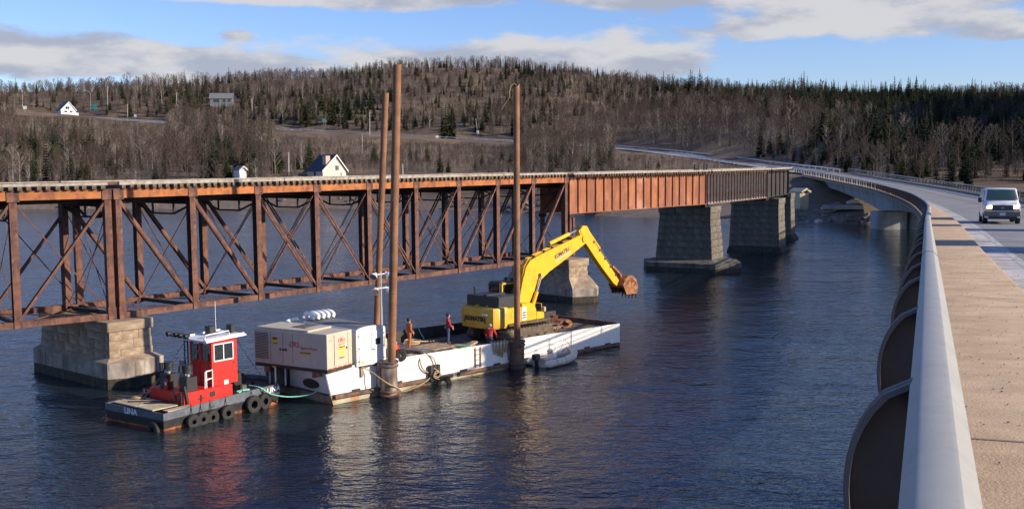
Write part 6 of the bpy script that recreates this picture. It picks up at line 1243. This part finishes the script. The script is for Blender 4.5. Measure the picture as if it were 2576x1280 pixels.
LABS = {'S': ['spruce on the brushy slope right of the tallest pile', 'low bushy spruce just above the railway deck right of the tallest pile', 'spruce left of the right pile on the brushy slope', 'smaller spruce close left of the slope spruce by the right pile', 'slim spruce right of the right pile above the railway deck', 'tall full spruce above the truss end', 'leaning spruce left of the highway where the road reappears', 'short spruce between the two tall ones above the girder', 'left spruce of three beside the far highway guardrail', 'middle spruce of three beside the far highway guardrail', 'right bushy spruce of three beside the far highway guardrail', 'lone slim spruce behind the highway guardrail at right', 'spruce behind the white roadside sign on the hill', 'tallest spruce left of the white shed', 'broad spruce directly left of the white shed', 'spruce at the left of the shed spruce clump', 'slim spruce right of the white shed', 'thin spruce touching the right side of the white shed', 'broad spruce behind the tan cottage', 'spruce left behind the tan cottage', 'tall ragged spruce near the left picture edge', 'narrow spruce beside the ragged one at far left', 'spruce left of centre in the lower left woods', 'broad spruce above the hill road between the piles', 'darker spruce beside the broad one above the hill road', 'tall spruce behind the van at the right edge', 'slim spruce behind the far railing left of the van', 'dark spruce behind the far railing above the van', 'small spruce above the street lamp'], 'B': ['pale bare tree left of the tan cottage', 'pale many stemmed birch at the far left above the deck', 'forked birch in the lower left woods', 'pale birch beside the tan cottage slope', 'white birch in the clump right of the right pile', 'thin birch in the clump right of the right pile', 'white birch left of the leaning spruce', 'thin birch beside the leaning spruce', 'white birch close to the right pile', 'large spreading bare tree on the right hillside', 'white forked birch high above the road', 'white forked bare tree below the ridge']}
def gn_forest(name, pts, vs, label, cat):
    me = bpy.data.meshes.new(name); me.from_pydata([p[:3] for p in pts], [], [])
    for an, tp, f in (('scl', 'FLOAT', 3), ('rot', 'FLOAT', 4), ('vid', 'INT', 5)): me.attributes.new(an, tp, 'POINT').data.foreach_set('value', [p[f] for p in pts])
    o = link(name, me); stuff(tag(o, label, cat)); md = o.modifiers.new('scatter', 'NODES'); ng = bpy.data.node_groups.new(name, 'GeometryNodeTree'); md.node_group = ng
    ng.interface.new_socket('Geometry', in_out='INPUT', socket_type='NodeSocketGeometry'); ng.interface.new_socket('Geometry', in_out='OUTPUT', socket_type='NodeSocketGeometry')
    N = ng.nodes.new; L = ng.links.new; gi, go, ip = N('NodeGroupInput'), N('NodeGroupOutput'), N('GeometryNodeInstanceOnPoints')
    allj = N('GeometryNodeJoinGeometry')
    for tr_o, cr_o in vs:
        j = N('GeometryNodeJoinGeometry')
        for ob in (tr_o, cr_o): oi = N('GeometryNodeObjectInfo'); oi.inputs['Object'].default_value = ob; L(oi.outputs['Geometry'], j.inputs[0])
        g2 = N('GeometryNodeGeometryToInstance'); L(j.outputs[0], g2.inputs[0]); L(g2.outputs[0], allj.inputs[0])
    def attr(n, tp): a = N('GeometryNodeInputNamedAttribute'); a.data_type = tp; a.inputs['Name'].default_value = n; return a.outputs['Attribute']
    cx = N('ShaderNodeCombineXYZ'); L(attr('rot', 'FLOAT'), cx.inputs[2]); e2 = N('FunctionNodeEulerToRotation'); L(cx.outputs[0], e2.inputs[0])
    L(gi.outputs[0], ip.inputs['Points']); L(allj.outputs[0], ip.inputs['Instance']); ip.inputs['Pick Instance'].default_value = True
    L(attr('vid', 'INT'), ip.inputs['Instance Index']); L(e2.outputs[0], ip.inputs['Rotation']); L(attr('scl', 'FLOAT'), ip.inputs['Scale']); L(ip.outputs[0], go.inputs[0]); return o
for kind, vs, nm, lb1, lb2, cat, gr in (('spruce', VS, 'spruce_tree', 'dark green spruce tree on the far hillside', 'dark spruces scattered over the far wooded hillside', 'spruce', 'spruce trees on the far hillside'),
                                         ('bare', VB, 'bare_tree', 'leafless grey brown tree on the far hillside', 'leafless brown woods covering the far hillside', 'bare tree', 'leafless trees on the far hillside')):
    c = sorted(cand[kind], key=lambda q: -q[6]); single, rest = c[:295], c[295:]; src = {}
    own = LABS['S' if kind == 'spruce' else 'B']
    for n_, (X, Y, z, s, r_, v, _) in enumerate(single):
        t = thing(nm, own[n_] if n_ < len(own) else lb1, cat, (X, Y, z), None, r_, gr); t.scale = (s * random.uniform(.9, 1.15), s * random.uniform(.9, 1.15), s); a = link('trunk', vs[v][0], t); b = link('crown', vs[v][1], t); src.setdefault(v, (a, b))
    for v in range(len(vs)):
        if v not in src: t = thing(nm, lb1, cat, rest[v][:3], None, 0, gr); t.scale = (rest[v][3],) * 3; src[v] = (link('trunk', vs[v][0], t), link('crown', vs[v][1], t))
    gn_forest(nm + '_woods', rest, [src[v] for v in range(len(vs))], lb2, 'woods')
    print('FOREST', kind, len(c))
